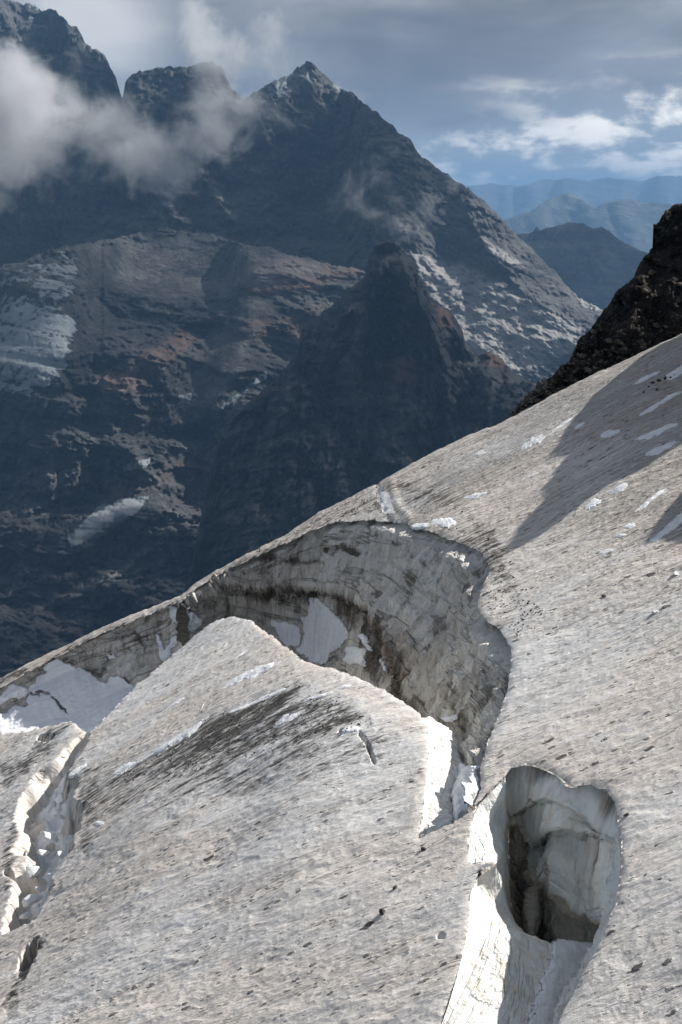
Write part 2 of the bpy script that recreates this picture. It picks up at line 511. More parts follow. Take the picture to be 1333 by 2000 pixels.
def mtn_sheet(name, top, bottom, depth, slope, mat, disp, px0, px1, dpx, nrow, edge=3.0, masks=None, kind='structure', back=0.9, seed=0.0, lat=(40.0, 40.0)):
    """a mountainside: every column starts on the crest line and runs down towards the viewer with the
    given fall of the ground, the far side falls away behind the crest"""
    px = np.arange(px0, px1 + dpx, dpx)
    tp = np.array(top, float)
    T = np.interp(px, tp[:, 0], tp[:, 1])
    T = T + edge * fbm(px, 0 * px + seed, 3.3, 28, 5, 0.62, True)
    bt = np.array(bottom, float)
    B = np.interp(px, bt[:, 0], bt[:, 1])
    B = np.maximum(B, T + 5)
    dp = np.array(depth, float)
    y = np.interp(px, dp[:, 0], dp[:, 1]).astype(float)
    f = np.linspace(0, 1, nrow)
    PY = T[None, :] + (B - T)[None, :] * f[:, None]
    PX = np.broadcast_to(px, PY.shape)
    U, E = ray(PX, PY)
    Y = np.zeros_like(PY)
    Y[-1] = y
    for i in range(nrow - 2, -1, -1):
        s = slope(PX[i], PY[i], U[i] * y, y, E[i + 1] * y)
        s = np.maximum(s, E[i] + 0.12)
        y = y * (1 + (E[i] - E[i + 1]) / (s - 0.5 * (E[i] + E[i + 1])))
        Y[i] = y
    X, Z = U * Y, E * Y
    dd = disp(X, Y, Z, PX, PY)
    ed = np.clip((PY - T[None, :]) / lat[0], 0, 1)          # the face turns away towards its crest
    dd = dd + lat[1] * (1 - np.sqrt(1 - (1 - ed) ** 2 * 0.98)) * 1.0
    k = 1 + dd / Y
    X, Y, Z = X * k, Y * k, Z * k
    # far side
    nb = 10
    bk = [(X[0] * (1 + r / Y[0]), Y[0] + r, Z[0] - back * r - 0.02 * r * perlin(X[0] / 90, r / 90, 2)) for r in (np.linspace(0.03, 1, nb) ** 1.5 * 0.25 * Y[0].mean())]
    X = np.vstack([np.array([b[0] for b in bk])[::-1], X])
    Y2 = np.vstack([np.array([b[1] for b in bk])[::-1], Y])
    Z = np.vstack([np.array([b[2] for b in bk])[::-1], Z])
    PXf = np.vstack([np.broadcast_to(px, (nb, len(px))), PX])
    PYf = np.vstack([np.broadcast_to(T, (nb, len(px))), PY])
    at = {}
    for mn in ('snow', 'red', 'pale'):
        v = np.zeros_like(PXf)
        for poly, soft, amt in (masks or {}).get(mn, ()):
            v = np.maximum(v, amt * ss(-soft, soft, sd(poly, PXf, PYf)))
        at[mn] = v
    V = np.stack([X, Y2, Z], -1).reshape(-1, 3)
    return link_mesh(name, V, grid_faces(*PXf.shape)[:, ::-1], mat, kind, attrs=at)


def lerp_map(pts, sig):
    """smooth field through scattered (px, py, value)"""
    P = np.array(pts, float)

    def fn(px, py):
        w_ = 0
        v = 0
        for a, b, c in P:
            g = np.exp(-((px - a) ** 2 + (py - b) ** 2) / (2 * sig * sig)) + 1e-7
            w_ = w_ + g
            v = v + g * c
        return v / w_
    return fn


# --- great massif
m1_slope_map = lerp_map([
    (-100, 100, 1.6), (100, 100, 1.8), (200, 250, 1.7), (340, 200, 2.0), (600, 200, 1.25), (700, 300, 1.1), (500, 330, 1.4), (100, 380, 1.5),
    (300, 400, 1.6), (0, 470, 1.2), (150, 520, 0.55), (330, 500, 0.5), (480, 520, 0.45), (620, 530, 0.42), (80, 650, 0.5), (-80, 650, 0.5),
    (250, 620, 0.55), (400, 640, 0.8), (560, 640, 1.3), (200, 760, 1.0), (360, 740, 1.4), (480, 760, 0.8), (60, 820, 1.6), (250, 850, 1.6),
    (420, 860, 1.3), (100, 950, 1.5), (300, 960, 0.75), (200, 1010, 0.7), (60, 1050, 0.9), (400, 1050, 0.8), (150, 1150, 0.7), (350, 1180, 0.7), (50, 1250, 0.6),
    (850, 350, 1.0), (950, 450, 0.95), (800, 480, 1.2), (880, 560, 0.42), (950, 640, 0.42), (1050, 600, 0.55), (1100, 680, 0.5), (1000, 760, 0.8), (750, 600, 0.8),
    (700, 900, 0.8), (900, 1000, 0.8)], 62)


def m1_slope(px, py, x, y, z):
    s = m1_slope_map(px, py)
    strat_amt = ss(430, 520, py) * ss(900, 600, px) * 0.75 + 0.28
    zz = z + 0.16 * x + 14 * perlin(x / 260, y / 260, z / 260 + 4) 
    st = perlin(x / 700, y / 700, zz / 34) + 0.6 * perlin(x / 300, y / 300, zz / 13 + 9)
    s = s * np.clip(1 + strat_amt * 2.0 * st, 0.3, 3.2)
    return s


def m1_disp(X, Y, Z, PX, PY):
    r = 58 * fbm(X, Y * 0.5, Z * 0.45, 420, 6, 0.52, True)
    r += 16 * fbm(X, Y, Z, 80, 5, 0.68)
    r += 9 * fbm(X, Y, Z * 0.6, 60, 4, 0.6, True)
    right = ss(740, 860, PX) * ss(380, 480, PY)
    r = r * (1 - 0.35 * right)
    r += (1 - 0.9 * right) * 16 * steps(2.6 * fbm(X * 0.35, Y * 0.35, (Z + 0.16 * X) * 1.3, 110, 4, 0.6))
    r += (1 - 0.6 * right) * 12 * steps(2.2 * fbm(X, Y, Z * 0.5, 130, 4, 0.6, True))
    dg = Z + 0.62 * X                                  # ribs that run down to the right
    r += right * (10 * fbm((X - 0.6 * Z) * 0.18, Y * 0.18, dg, 85, 5, 0.6, True) + 5 * fbm(X * 0.4, Y * 0.4, dg, 22, 3, 0.6))
    # flatter ground on the bench and glaciers
    calm = np.maximum.reduce([np.exp(-(((PX - 330) / 360) ** 2 + ((PY - 520) / 62) ** 2) * 1.2), np.exp(-(((PX - 40) / 150) ** 2 + ((PY - 660) / 100) ** 2)) * 0.9])
    r = r * (1 - 0.75 * calm)
    # the aretes that run down from the summits (towards the viewer = negative)
    def arete(line, w_, h_):
        d_, _, _ = seg_dist(line, PX, PY, False)
        return -h_ * np.exp(-np.abs(d_) / w_)
    r += arete([(605, 118), (640, 230), (700, 340), (790, 450)], 60, 110)
    r += arete([(120, 30), (170, 160), (250, 330), (300, 420)], 50, 90)
    r += arete([(380, 320), (430, 400), (480, 455)], 26, 60)
    r += arete([(880, 340), (930, 450), (1010, 560), (1120, 650)], 40, 55)
    r += arete([(340, 700), (420, 830), (440, 1000), (380, 1150)], 60, 60)
    r -= arete([(560, 700), (500, 800), (430, 930), (330, 1060)], 45, 60)
    return r


M1_top = [(-400, -30), (-120, -10), (0, -6), (62, 2), (80, 14), (110, 16), (128, 38), (150, 46), (168, 78), (205, 102), (226, 140), (236, 178), (240, 186),
          (246, 150), (262, 136), (300, 128), (330, 124), (352, 126), (380, 120), (412, 112), (436, 128), (452, 165), (478, 186), (500, 172), (540, 150), (566, 140),
          (580, 126), (600, 115), (615, 120), (632, 140), (668, 166), (700, 184), (735, 215), (770, 244), (800, 268), (825, 300), (850, 318), (900, 352),
          (940, 380), (975, 415), (1010, 452), (1040, 480), (1090, 530), (1130, 575), (1180, 600), (1215, 615), (1290, 640), (1600, 700)]
M1_bot = [(-400, 1400), (1600, 1400)]
M1_dep = [(-400, 2500), (0, 2550), (500, 2600), (900, 2450), (1600, 2400)]
m1_masks = {
    'snow': [([(0, 575), (90, 565), (120, 600), (155, 620), (140, 680), (118, 740), (80, 770), (0, 775), (-300, 790), (-300, 560)], 18, 0.66),
             ([(0, 530), (120, 490), (160, 500), (150, 570), (120, 600), (60, 560), (0, 560)], 12, 0.55),
             ([(500, 180), (560, 145), (600, 118), (622, 140), (610, 175), (540, 205), (500, 200)], 14, 0.72),
             ([(40, 0), (90, 10), (95, 45), (120, 70), (60, 60)], 10, 0.42),
             ([(640, 145), (700, 175), (690, 195), (650, 180)], 10, 0.5),
             ([(432, 792), (520, 724), (523, 738), (470, 775), (434, 802)], 4, 0.95),
             ([(348, 772), (376, 766), (372, 790), (352, 788)], 4, 0.85),
             ([(130, 1050), (190, 990), (250, 972), (305, 962), (270, 1000), (200, 1050), (140, 1070)], 9, 0.78),
             ([(238, 908), (270, 898), (295, 894), (292, 914), (240, 922)], 4, 0.85),
             ([(342, 882), (372, 868), (372, 884), (350, 892)], 4, 0.8),
             ([(20, 1110), (90, 1080), (130, 1090), (60, 1140)], 12, 0.42)],
    'red': [([(470, 545), (560, 500), (700, 520), (708, 540), (600, 570), (480, 585)], 20, 0.75),
            ([(180, 740), (280, 690), (350, 640), (400, 650), (330, 710), (270, 760), (190, 770)], 22, 0.85),
            ([(480, 610), (640, 590), (600, 680), (500, 690)], 24, 0.5),
            ([(190, 950), (420, 880), (450, 920), (300, 960), (200, 990)], 26, 0.45)],
    'pale': [([(820, 500), (900, 510), (1020, 580), (1140, 640), (1120, 690), (1000, 740), (900, 680), (830, 560)], 26, 1.0), ([(800, 490), (840, 500), (920, 600), (900, 640), (850, 580), (815, 530)], 12, 1.0),
             ([(940, 465), (1020, 515), (1000, 518), (950, 490)], 8, 1.0),
             ([(1000, 590), (1140, 645), (1110, 650), (1020, 610)], 8, 0.95),
             ([(1120, 572), (1185, 590), (1185, 612), (1140, 600)], 7, 1.0),
             ([(230, 470), (400, 440), (560, 490), (700, 520), (680, 545), (420, 580), (200, 560)], 26, 0.5),
             ([(380, 790), (430, 700), (500, 640), (480, 720), (420, 800)], 16, 0.5),
             ([(290, 370), (320, 365), (360, 430), (340, 430)], 8, 0.8),
             ([(380, 330), (420, 345), (475, 440), (450, 430)], 8, 0.5),
             ([(60, 1180), (200, 1120), (320, 1040), (330, 1060), (210, 1150), (60, 1210)], 14, 0.6)]}
mtn_sheet('mountain', M1_top, M1_bot, M1_dep, m1_slope, M_MTN, m1_disp, -400, 1600, 2.5, 520, 5.0, m1_masks, seed=1.0, lat=(60, 60))


# --- the banded shoulder below the massif: screes and a glacier on top, cliffs in steps under it
S_top = [(-400, 545), (-120, 530), (0, 516), (45, 506), (85, 488), (130, 478), (200, 464), (262, 452), (292, 447), (330, 452), (372, 446), (385, 455), (410, 450), (440, 462), (470, 470), (490, 476), (530, 478), (560, 492),
         (600, 500), (650, 512), (708, 522), (760, 556), (830, 640), (1000, 800), (1300, 1000)]


def s_slope(px, py, x, y, z):
    s = m1_slope_map(px, py)
    amt = ss(500, 640, py) * 0.95 + 0.15
    zz = z + 0.14 * x + 16 * perlin(x / 240, y / 240, z / 240 + 4)
    st = perlin(x / 600, y / 600, zz / 40) + 0.7 * perlin(x / 260, y / 260, zz / 15 + 9)
    return s * np.clip(1 + amt * 2.2 * st, 0.28, 3.4)


def s_disp(X, Y, Z, PX, PY):
    r = 46 * fbm(X, Y * 0.6, Z * 0.45, 330, 6, 0.54, True)
    r += 11 * fbm(X, Y, Z, 55, 5, 0.68)
    r += 7 * fbm(X, Y, Z * 0.6, 45, 4, 0.6, True)
    r += 15 * steps(2.8 * fbm(X * 0.3, Y * 0.3, (Z + 0.14 * X) * 1.4, 95, 4, 0.6))
    r += 8 * steps(2.2 * fbm(X, Y, Z * 0.5, 90, 4, 0.6, True))
    calm = np.maximum.reduce([np.exp(-(((PX - 360) / 330) ** 2 + ((PY - 535) / 75) ** 2) * 1.0), np.exp(-((((PX - 30) / 170) ** 2 + ((PY - 650) / 130) ** 2)) ** 2), np.exp(-((seg_dist([(500, 610), (440, 700), (390, 790)], PX, PY, False)[0] / 42) ** 2)) * 0.95, np.exp(-((seg_dist([(300, 975), (210, 1010), (150, 1060)], PX, PY, False)[0] / 32) ** 2)) * 0.95])
    r = r * (1 - 0.93 * calm)
    d_, _, _ = seg_dist([(700, 520), (560, 640), (470, 760), (430, 900), (400, 1100)], PX, PY, False)
    r += 50 * np.exp(-d_ / 60)
    d_, _, _ = seg_dist([(340, 650), (210, 770), (225, 860), (330, 960), (380, 1050)], PX, PY, False)
    r -= 45 * np.exp(-d_ / 45)
    return r


mtn_sheet('mountain_shoulder', S_top, [(-400, 1400), (1300, 1400)], [(-400, 1850), (300, 1900), (800, 1950), (1300, 1950)], s_slope, M_MTN, s_disp, -400, 1300, 2.5, 420, 4.0, m1_masks, seed=3.0, lat=(30, 20))


# --- the pinnacle ridge in front of it
def m2_slope(px, py, x, y, z):
    s = 1.0 + 3.5 * np.exp(-((px - 765) / 55) ** 2) * ss(575, 530, py) + 0.5 * ss(620, 560, py)
    s = s * (1 - 0.35 * ss(900, 1050, py))
    zz = z - 0.10 * x + 7 * perlin(x / 120, y / 120, z / 120)
    st = perlin(x / 260, y / 260, zz / 24) + 0.6 * perlin(x / 120, y / 120, zz / 10)
    return s * np.clip(1 + 1.0 * st, 0.35, 3)


def m2_disp(X, Y, Z, PX, PY):
    r = 34 * fbm(X, Y * 0.6, Z * 0.35, 150, 6, 0.56, True)
    r += 6 * fbm(X, Y, Z, 30, 4, 0.68)
    r += 9 * fbm(X, Y, Z * 0.5, 50, 4, 0.6, True)
    r += 11 * steps(2.4 * fbm(X, Y, Z * 0.45, 75, 4, 0.6, True))
    r += 8 * steps(2.6 * fbm(X * 0.35, Y * 0.35, (Z - 0.1 * X) * 1.3, 60, 4, 0.6))

    def rib(line, w_, h_, y0_=480):
        return -h_ * np.exp(-seg_dist(line, PX, PY, False)[0] / w_) * ss(y0_, y0_ + 60, PY)
    r += rib([(752, 475), (742, 540), (720, 600), (680, 700), (660, 800), (600, 960)], 22, 55)
    r += rib([(775, 475), (800, 560), (835, 620), (872, 720), (880, 850)], 26, 70)
    r += rib([(845, 585), (900, 660), (950, 740), (960, 860)], 22, 45, 560)
    r += rib([(590, 640), (560, 760), (520, 900), (480, 1100)], 34, 55, 600)
    r += rib([(700, 560), (640, 680), (590, 800), (560, 960)], 22, 40, 560)
    r -= rib([(760, 580), (760, 700), (720, 860), (700, 1000)], 20, 40, 560)
    return r * ss(468, 500, PY)


M2_top = [(100, 1500), (330, 1230), (370, 1120), (392, 1010), (412, 910), (432, 835), (470, 795), (520, 752), (560, 712), (582, 680), (588, 640), (600, 628), (650, 590), (690, 555), (712, 535),
          (718, 515), (723, 488), (734, 474), (755, 467), (776, 470), (789, 480), (797, 500), (814, 510), (818, 540), (832, 548), (842, 584), (862, 592), (882, 602), (903, 640), (908, 662), (930, 688), (956, 682), (985, 700),
          (1002, 722), (1040, 742), (1060, 756), (1150, 830), (1250, 900), (1500, 1050)]
M2_bot = [(100, 1600), (1500, 1600)]
M2_dep = [(100, 1300), (600, 1300), (800, 1290), (1050, 1330), (1500, 1400)]
m2_masks = {'red': [([(725, 712), (800, 690), (835, 730), (800, 760), (740, 740)], 18, 0.75), ([(845, 590), (880, 610), (890, 650), (860, 640)], 12, 0.9),
                    ([(950, 690), (990, 700), (985, 720), (955, 715)], 8, 0.9)],
            'pale': [([(730, 760), (860, 750), (870, 840), (780, 850)], 40, 0.45), ([(560, 880), (640, 850), (650, 940), (600, 990)], 40, 0.35)],  # paler rock painted where sun patches fall on the lower ridge
            'snow': []}
mtn_sheet('pinnacle_ridge', M2_top, M2_bot, M2_dep, m2_slope, M_MTN2, m2_disp, 100, 1500, 3.0, 360, 4.0, m2_masks, seed=5.0, lat=(60, 60))


# --- ridges behind on the right
def far_slope(k):
    return lambda px, py, x, y, z: k * np.clip(1 + 0.9 * perlin(x / 400, y / 400, z / 50), 0.4, 2.5)


def far_disp(a, s):
    return lambda X, Y, Z, PX, PY: a * fbm(X, Y * 0.6, Z * 0.5, s, 5, 0.55, True)


mtn_sheet('ridge', [(700, 560), (950, 470), (1010, 455), (1040, 450), (1048, 440), (1056, 448), (1085, 438), (1110, 432), (1140, 434), (1160, 444), (1175, 440), (1190, 450),
                    (1215, 468), (1240, 482), (1262, 490), (1300, 520), (1500, 600)], [(700, 800), (1500, 800)], [(700, 5000), (1500, 5000)],
          far_slope(0.8), M_MTN, far_disp(90, 700), 700, 1500, 4, 90, 2.5, seed=9.0)
mtn_sheet('distant_ridge', [(700, 440), (930, 432), (1000, 424), (1050, 402), (1085, 380), (1108, 374), (1130, 384), (1165, 402), (1190, 390), (1215, 386), (1260, 392), (1333, 398), (1600, 380)],
          [(700, 640), (1600, 640)], [(700, 11500), (1600, 11500)], far_slope(0.7), M_FAR, far_disp(200, 1800), 700, 1650, 5, 60, 2.5, seed=12.0)
mtn_sheet('far_range', [(-1200, 380), (-300, 350), (600, 365), (900, 362), (930, 360), (960, 356), (1010, 362), (1060, 350), (1110, 346), (1150, 350), (1185, 344), (1215, 348), (1250, 352), (1285, 342), (1333, 340),
                        (1500, 352), (2400, 330)], [(-1200, 560), (2400, 560)], [(-1200, 21000), (2400, 21000)], far_slope(0.6), M_FAR, far_disp(300, 3500),
          -1200, 2400, 7, 50, 2.2, seed=15.0)

# --- valley ground out to the horizon
gx, gy = np.meshgrid(np.linspace(-40000, 40000, 240), np.linspace(-6000, 45000, 240))
gz = -1500 + 60 * perlin(gx / 5000, gy / 5000, 0.3) - (gx ** 2 + gy ** 2) / (2 * 6.4e6)
M_VAL = mat_rock('valley_ground', (0.06, 0.07, 0.055), (0.11, 0.11, 0.085), (0.14, 0.11, 0.09), 800, 30)
link_mesh('ground', np.stack([gx, gy, gz], -1).reshape(-1, 3), grid_faces(240, 240)[:, ::-1], M_VAL, 'structure',
          attrs={'snow': gx * 0, 'red': gx * 0, 'pale': gx * 0})


# ------------------------------------------------------------------ air
def box_mesh(name, lo, hi, mat):
    v = [(x, y, z) for z in (lo[2], hi[2]) for y in (lo[1], hi[1]) for x in (lo[0], hi[0])]
    f = [(0, 2, 3, 1), (4, 5, 7, 6), (0, 1, 5, 4), (2, 6, 7, 3), (0, 4, 6, 2), (1, 3, 7, 5)]
    return link_mesh(name, v, f, mat, 'stuff', smooth=False)


HAZE_TOP = 700.0
mh = bpy.data.materials.new('haze_air')
mh.use_nodes = True
h = NT(mh.node_tree)
h.n.clear()
pv = h.add('ShaderNodeVolumePrincipled', {'Color': (0.19, 0.36, 0.60, 1), 'Density': 0.000062, 'Anisotropy': 0.2})
ho = h.add('ShaderNodeOutputMaterial')
h.l.new(pv.outputs[0], ho.inputs['Volume'])
haze = box_mesh('haze', (-42000, -7000, -2000), (42000, 46000, HAZE_TOP), mh)
haze['label'] = 'pale blue haze filling the air between glacier and far ranges'

# cloud bodies high above the valley, between the sun and the mountains (they shade the rock faces)
def sunward(x, y, z, alt=1500.0):
    t_ = (alt - z) / SUN[2]
    return x + SUN[0] * t_, y + SUN[1] * t_


def shade_cloud(centre, rx, ry, dens, seed, alt=1500.0, thick=160.0, ang=0.0):
    """a closed, lumpy cloud body; its rim thins out"""
    cx_, cy_ = sunward(*centre, alt)
    nth, nph = 48, 128
    th = np.linspace(0.0, math.pi, nth)[:, None]
    ph = np.linspace(0, 2 * math.pi, nph)[None, :]
    x = np.sin(th) * np.cos(ph) * rx; y = np.sin(th) * np.sin(ph) * ry; z = np.cos(th) * thick + 0 * ph
    k = 1 + 0.30 * fbm(x / rx + seed, y / rx, z / thick * 0.3, 0.7, 4)
    x, y = x * k, y * k
    z = z * (1 + 0.5 * fbm(x, y, z + seed, 250, 4))
    xr = x * math.cos(ang) - y * math.sin(ang); yr = x * math.sin(ang) + y * math.cos(ang)
    m, t = new_mat('cloud_body')
    ob = t.add('ShaderNodeTexCoord').outputs['Object']
    nz = t.noise(ob, 0.0050, 6, 0.62, 0.4)
    r_ = t.vm('LENGTH', t.vm('MULTIPLY', ob, (1 / rx, 1 / ry, 0)))
    a_ = t.m('MULTIPLY', t.mr(t.m('ADD', r_, t.m('MULTIPLY', t.m('SUBTRACT', nz, 0.5), 2.3)), 1.0, 0.5), dens)
    df = t.add('ShaderNodeBsdfDiffuse', {0: (0.8, 0.8, 0.8)})
    tl = t.add('ShaderNodeBsdfTranslucent', {0: (0.5, 0.5, 0.5)})
    tr = t.add('ShaderNodeBsdfTransparent')
    mx0 = t.add('ShaderNodeMixShader', {0: 0.35, 1: df.outputs[0], 2: tl.outputs[0]})
    mx = t.add('ShaderNodeMixShader', {0: a_, 1: tr.outputs[0], 2: mx0.outputs[0]})
    t.add('ShaderNodeOutputMaterial', {0: mx.outputs[0]})
    o = link_mesh('cloud', np.stack([x, y, z], -1).reshape(-1, 3), grid_faces(nth, nph), m, 'stuff')
    o.location = (cx_, cy_, alt)
    o.rotation_euler = (0, 0, ang)
    return o


shade_cloud((180, 1720, -300), 600, 460, 0.62, 1.0)
shade_cloud((-420, 2950, -180), 620, 420, 0.5, 21.0)
shade_cloud((-650, 3900, 250), 700, 520, 0.9, 4.0, ang=0.3)
shade_cloud((-480, 2100, -480), 520, 340, 0.72, 8.0)
shade_cloud((50, 4000, 250), 480, 420, 0.85, 12.0)
shade_cloud((1000, 5450, -250), 750, 560, 0.9, 31.0)
shade_cloud((1450, 5500, -250), 450, 460, 0.85, 35.0)

# the cloud that hangs about the summits
CLD = [(20, 205, 85, 1.15), (75, 250, 80, 0.8), (150, 230, 60, 0.7), (215, 255, 62, 0.9), (265, 290, 62, 0.9), (330, 315, 55, 0.8), (300, 240, 45, 0.5), (380, 260, 50, 0.8), (430, 240, 50, 0.8),
       (420, 180, 42, 0.85), (420, 120, 45, 0.9), (412, 62, 40, 0.9), (465, 105, 42, 0.75), (535, 88, 45, 0.75), (120, 110, 38, 0.5), (100, 75, 26, 0.4), (470, 215, 40, 0.8), (150, 320, 60, 0.4), (55, 335, 50, 0.4),
       (650, 155, 22, 0.45), (530, 220, 50, 0.45), (-60, 260, 120, 0.8), (775, 425, 60, 0.50), (840, 400, 50, 0.42), (700, 365, 60, 0.46), (740, 320, 50, 0.44), (560, 170, 30, 0.4)]
CY = 2900.0
mc, t = new_mat('summit_cloud')
mc.cycles.volume_step_rate = 0.7
obc = t.add('ShaderNodeTexCoord').outputs['Object']
wp = t.add('ShaderNodeVectorMath', operation='MULTIPLY_ADD')
t.set(wp.inputs[0], t.vm('SUBTRACT', t.add('ShaderNodeTexNoise', {'Vector': obc, 'Scale': 0.0085, 'Detail': 6}).outputs[1], (0.5, 0.5, 0.5)))
t.set(wp.inputs[1], (170, 100, 170)); t.set(wp.inputs[2], obc)
acc = None
for px_, py_, r_, wgt in CLD:
    u_, e_ = ray(px_, py_)
    c_ = (float(u_) * CY, CY + 30 * math.sin(px_ * 0.7), float(e_) * CY)
    rr = r_ * 2.0 / FPX * CY
    dd_ = t.vm('LENGTH', t.vm('MULTIPLY', t.vm('SUBTRACT', wp.outputs[0], c_), (1, 0.75, 1)))
    g_ = t.m('MULTIPLY', t.mr(dd_, rr * 1.15, rr * 0.1), wgt)
    acc = g_ if acc is None else t.m('MAXIMUM', acc, g_)
nz = t.mr(t.noise(obc, 0.015, 8, 0.70, 0.6), 0.27, 0.73, smooth=False)
den_ = t.m('MAXIMUM', t.m('SUBTRACT', acc, t.m('MULTIPLY', t.m('SUBTRACT', 1.0, nz), 0.95)), 0.0)
pc = t.add('ShaderNodeVolumePrincipled', {'Color': (0.90, 0.91, 0.93, 1), 'Density': t.m('MULTIPLY', den_, 0.026), 'Anisotropy': 0.35})
t.l.new(pc.outputs[0], t.add('ShaderNodeOutputMaterial').inputs['Volume'])
ul, _ = ray(-190, 200); ur, _ = ray(900, 200)
_, eb = ray(300, 520); _, et = ray(300, 0)
vc = box_mesh('summit_cloud', (float(ul) * CY, CY - 150, float(eb) * CY), (float(ur) * CY, CY + 150, float(et) * CY), mc)
vc['label'] = 'grey white cloud drifting across the dark summits'

# ------------------------------------------------------------------ glacier surface
skyline = [(-500, 1540), (-250, 1444), (0, 1328), (60, 1300), (120, 1270), (200, 1231), (280, 1196), (340, 1173), (352, 1170), (380, 1143), (420, 1120), (480, 1088), (560, 1046),
           (620, 1006), (680, 975), (720, 955), (750, 940), (800, 912), (860, 880), (920, 852), (975, 832), (1050, 790), (1130, 748), (1200, 716), (1255, 690), (1333, 655), (1500, 575), (1800, 440)]
SKY = np.array(skyline, float)

HOLE1 = [(-480, 1560), (-250, 1462), (0, 1345), (60, 1310), (120, 1279), (200, 1240), (280, 1204), (340, 1180), (352, 1178), (366, 1166), (385, 1150), (430, 1121), (500, 1087), (560, 1058), (600, 1038), (640, 1022),
         (700, 1015), (760, 1015), (820, 1030), (870, 1050), (905, 1060), (945, 1080), (958, 1108), (945, 1140), (932, 1180), (945, 1205), (975, 1228), (998, 1260),
         (1000, 1300), (985, 1370), (955, 1440), (938, 1500), (941, 1540), (925, 1578), (885, 1606), (850, 1622), (818, 1637), (826, 1600), (829, 1560), (834, 1510), (838, 1460), (836, 1420),
         (820, 1392), (790, 1370), (740, 1340), (680, 1312), (640, 1302), (600, 1292), (575, 1275), (545, 1252), (520, 1232), (490, 1212), (450, 1203), (420, 1212), (400, 1225), (330, 1285), (265, 1340),
         (215, 1388), (176, 1432), (140, 1406), (110, 1412), (60, 1425), (0, 1432), (-250, 1520), (-480, 1640)]
HOLE2 = [(985, 1516), (1000, 1496), (1032, 1491), (1060, 1498), (1096, 1516), (1114, 1534), (1156, 1529), (1184, 1538), (1202, 1564), (1208, 1608), (1216, 1648), (1212, 1704),
         (1204, 1760), (1194, 1784), (1172, 1840), (1148, 1888), (1116, 1948), (1088, 2000), (1050, 2080), (1010, 2180), (960, 2330), (700, 2330), (770, 2180), (815, 2080), (860, 2000), (888, 1920),
         (904, 1860), (916, 1800), (920, 1740), (936, 1702), (968, 1685), (916, 1680), (918, 1624), (928, 1572), (960, 1540)]
H1 = rough_poly(HOLE1, 2.2, 3.5, 0)
H2 = rough_poly(HOLE2, 1.8, 3.5, 3)

# channel of the left crevasse: (px, py, half width in metres, depth)
def chan_pts():
    pl = [(172, 1432, 0.35, 0.5), (128, 1485, 0.8, 0.9), (108, 1530, 0.95, 1.1), (112, 1580, 1.05, 1.2), (118, 1630, 1.0, 1.1), (98, 1680, 0.9, 1.0), (72, 1740, 0.6, 1.0), (52, 1785, 0.45, 0.8), (36, 1810, 0.3, 0.3)]
    out = []
    for a in pl:
        x, y, z = onG(a[0], a[1])
        out.append((float(x), float(y), a[2], a[3]))
    return out


CH = chan_pts()


def channel(x, y):
    """depth and nearness of the left channel at ground points"""
    best = np.full(np.shape(x), 1e9)
    dep = np.zeros(np.shape(x))
    xw = x + 0.35 * perlin(x / 1.3, y / 1.3, 3) + 0.15 * perlin(x / 0.4, y / 0.4, 8)
    yw = y + 0.9 * perlin(x / 1.6, y / 1.6, 6)
    side = np.zeros(np.shape(x))
    for i in range(len(CH) - 1):
        a, b = CH[i], CH[i + 1]
        dx, dy = b[0] - a[0], b[1] - a[1]
        t = np.clip(((xw - a[0]) * dx + (yw - a[1]) * dy) / (dx * dx + dy * dy), 0, 1)
        qx, qy = a[0] + t * dx, a[1] + t * dy
        hw = a[2] + t * (b[2] - a[2])
        sx = xw - qx
        dd = np.hypot(sx * np.where(sx > 0, 1.7, 0.85), (yw - qy)) / hw
        mk = dd < best
        best = np.where(mk, dd, best)
        dep = np.where(mk, a[3] + t * (b[3] - a[3]), dep)
        side = np.where(mk, xw - qx, side)
    return best, dep, side


DX = 2.5
cols = np.concatenate([np.arange(-500, -20, 6), np.arange(-20, 1360, DX), np.arange(1360, 1800, 6)])
T = np.interp(cols, SKY[:, 0], SKY[:, 1])
T = T + 1.2 * fbm(cols, 0 * cols, 1.0, 22, 4, 0.6)
rows_f = []
NR = 520
f = np.linspace(0, 1, NR)
PXg = np.broadcast_to(cols, (NR, len(cols))).copy()
bot = 2030.0
PYg = T[None, :] + (bot - T)[None, :] * f[:, None] ** 1.0
ext = np.array([2050, 2080, 2120, 2180, 2260, 2360, 2500, 2700, 3000.0])
PYg = np.vstack([PYg, np.broadcast_to(ext[:, None], (len(ext), len(cols)))])
PXg = np.vstack([PXg, np.broadcast_to(cols, (len(ext), len(cols)))])
# pull vertices next to an outline onto it
ins = np.zeros(PXg.shape, bool)
dist = np.full(PXg.shape, 1e9)
for Hh in (H1, H2):
    i_ = inside(Hh, PXg, PYg)
    lo, hi = Hh.min(0) - 140, Hh.max(0) + 140
    bx = (PXg > lo[0]) & (PXg < hi[0]) & (PYg > lo[1]) & (PYg < hi[1])
    d_, qx, qy = seg_dist(Hh, PXg[bx], PYg[bx])
    x_, y_ = PXg[bx], PYg[bx]
    sn = d_ < 1.7
    x_ = np.where(sn, qx, x_); y_ = np.where(sn, qy, y_)
    PXg[bx] = x_; PYg[bx] = y_
    dist[bx] = np.minimum(dist[bx], d_)
    tmp = i_[bx] & (~sn)
    i_[bx] = tmp
    ins |= i_
U, E = ray(PXg, PYg)
Xg, Yg, Zg = onG(PXg, PYg)
metre = dist * Yg / FPX                       # rough distance from a rim, metres across the view
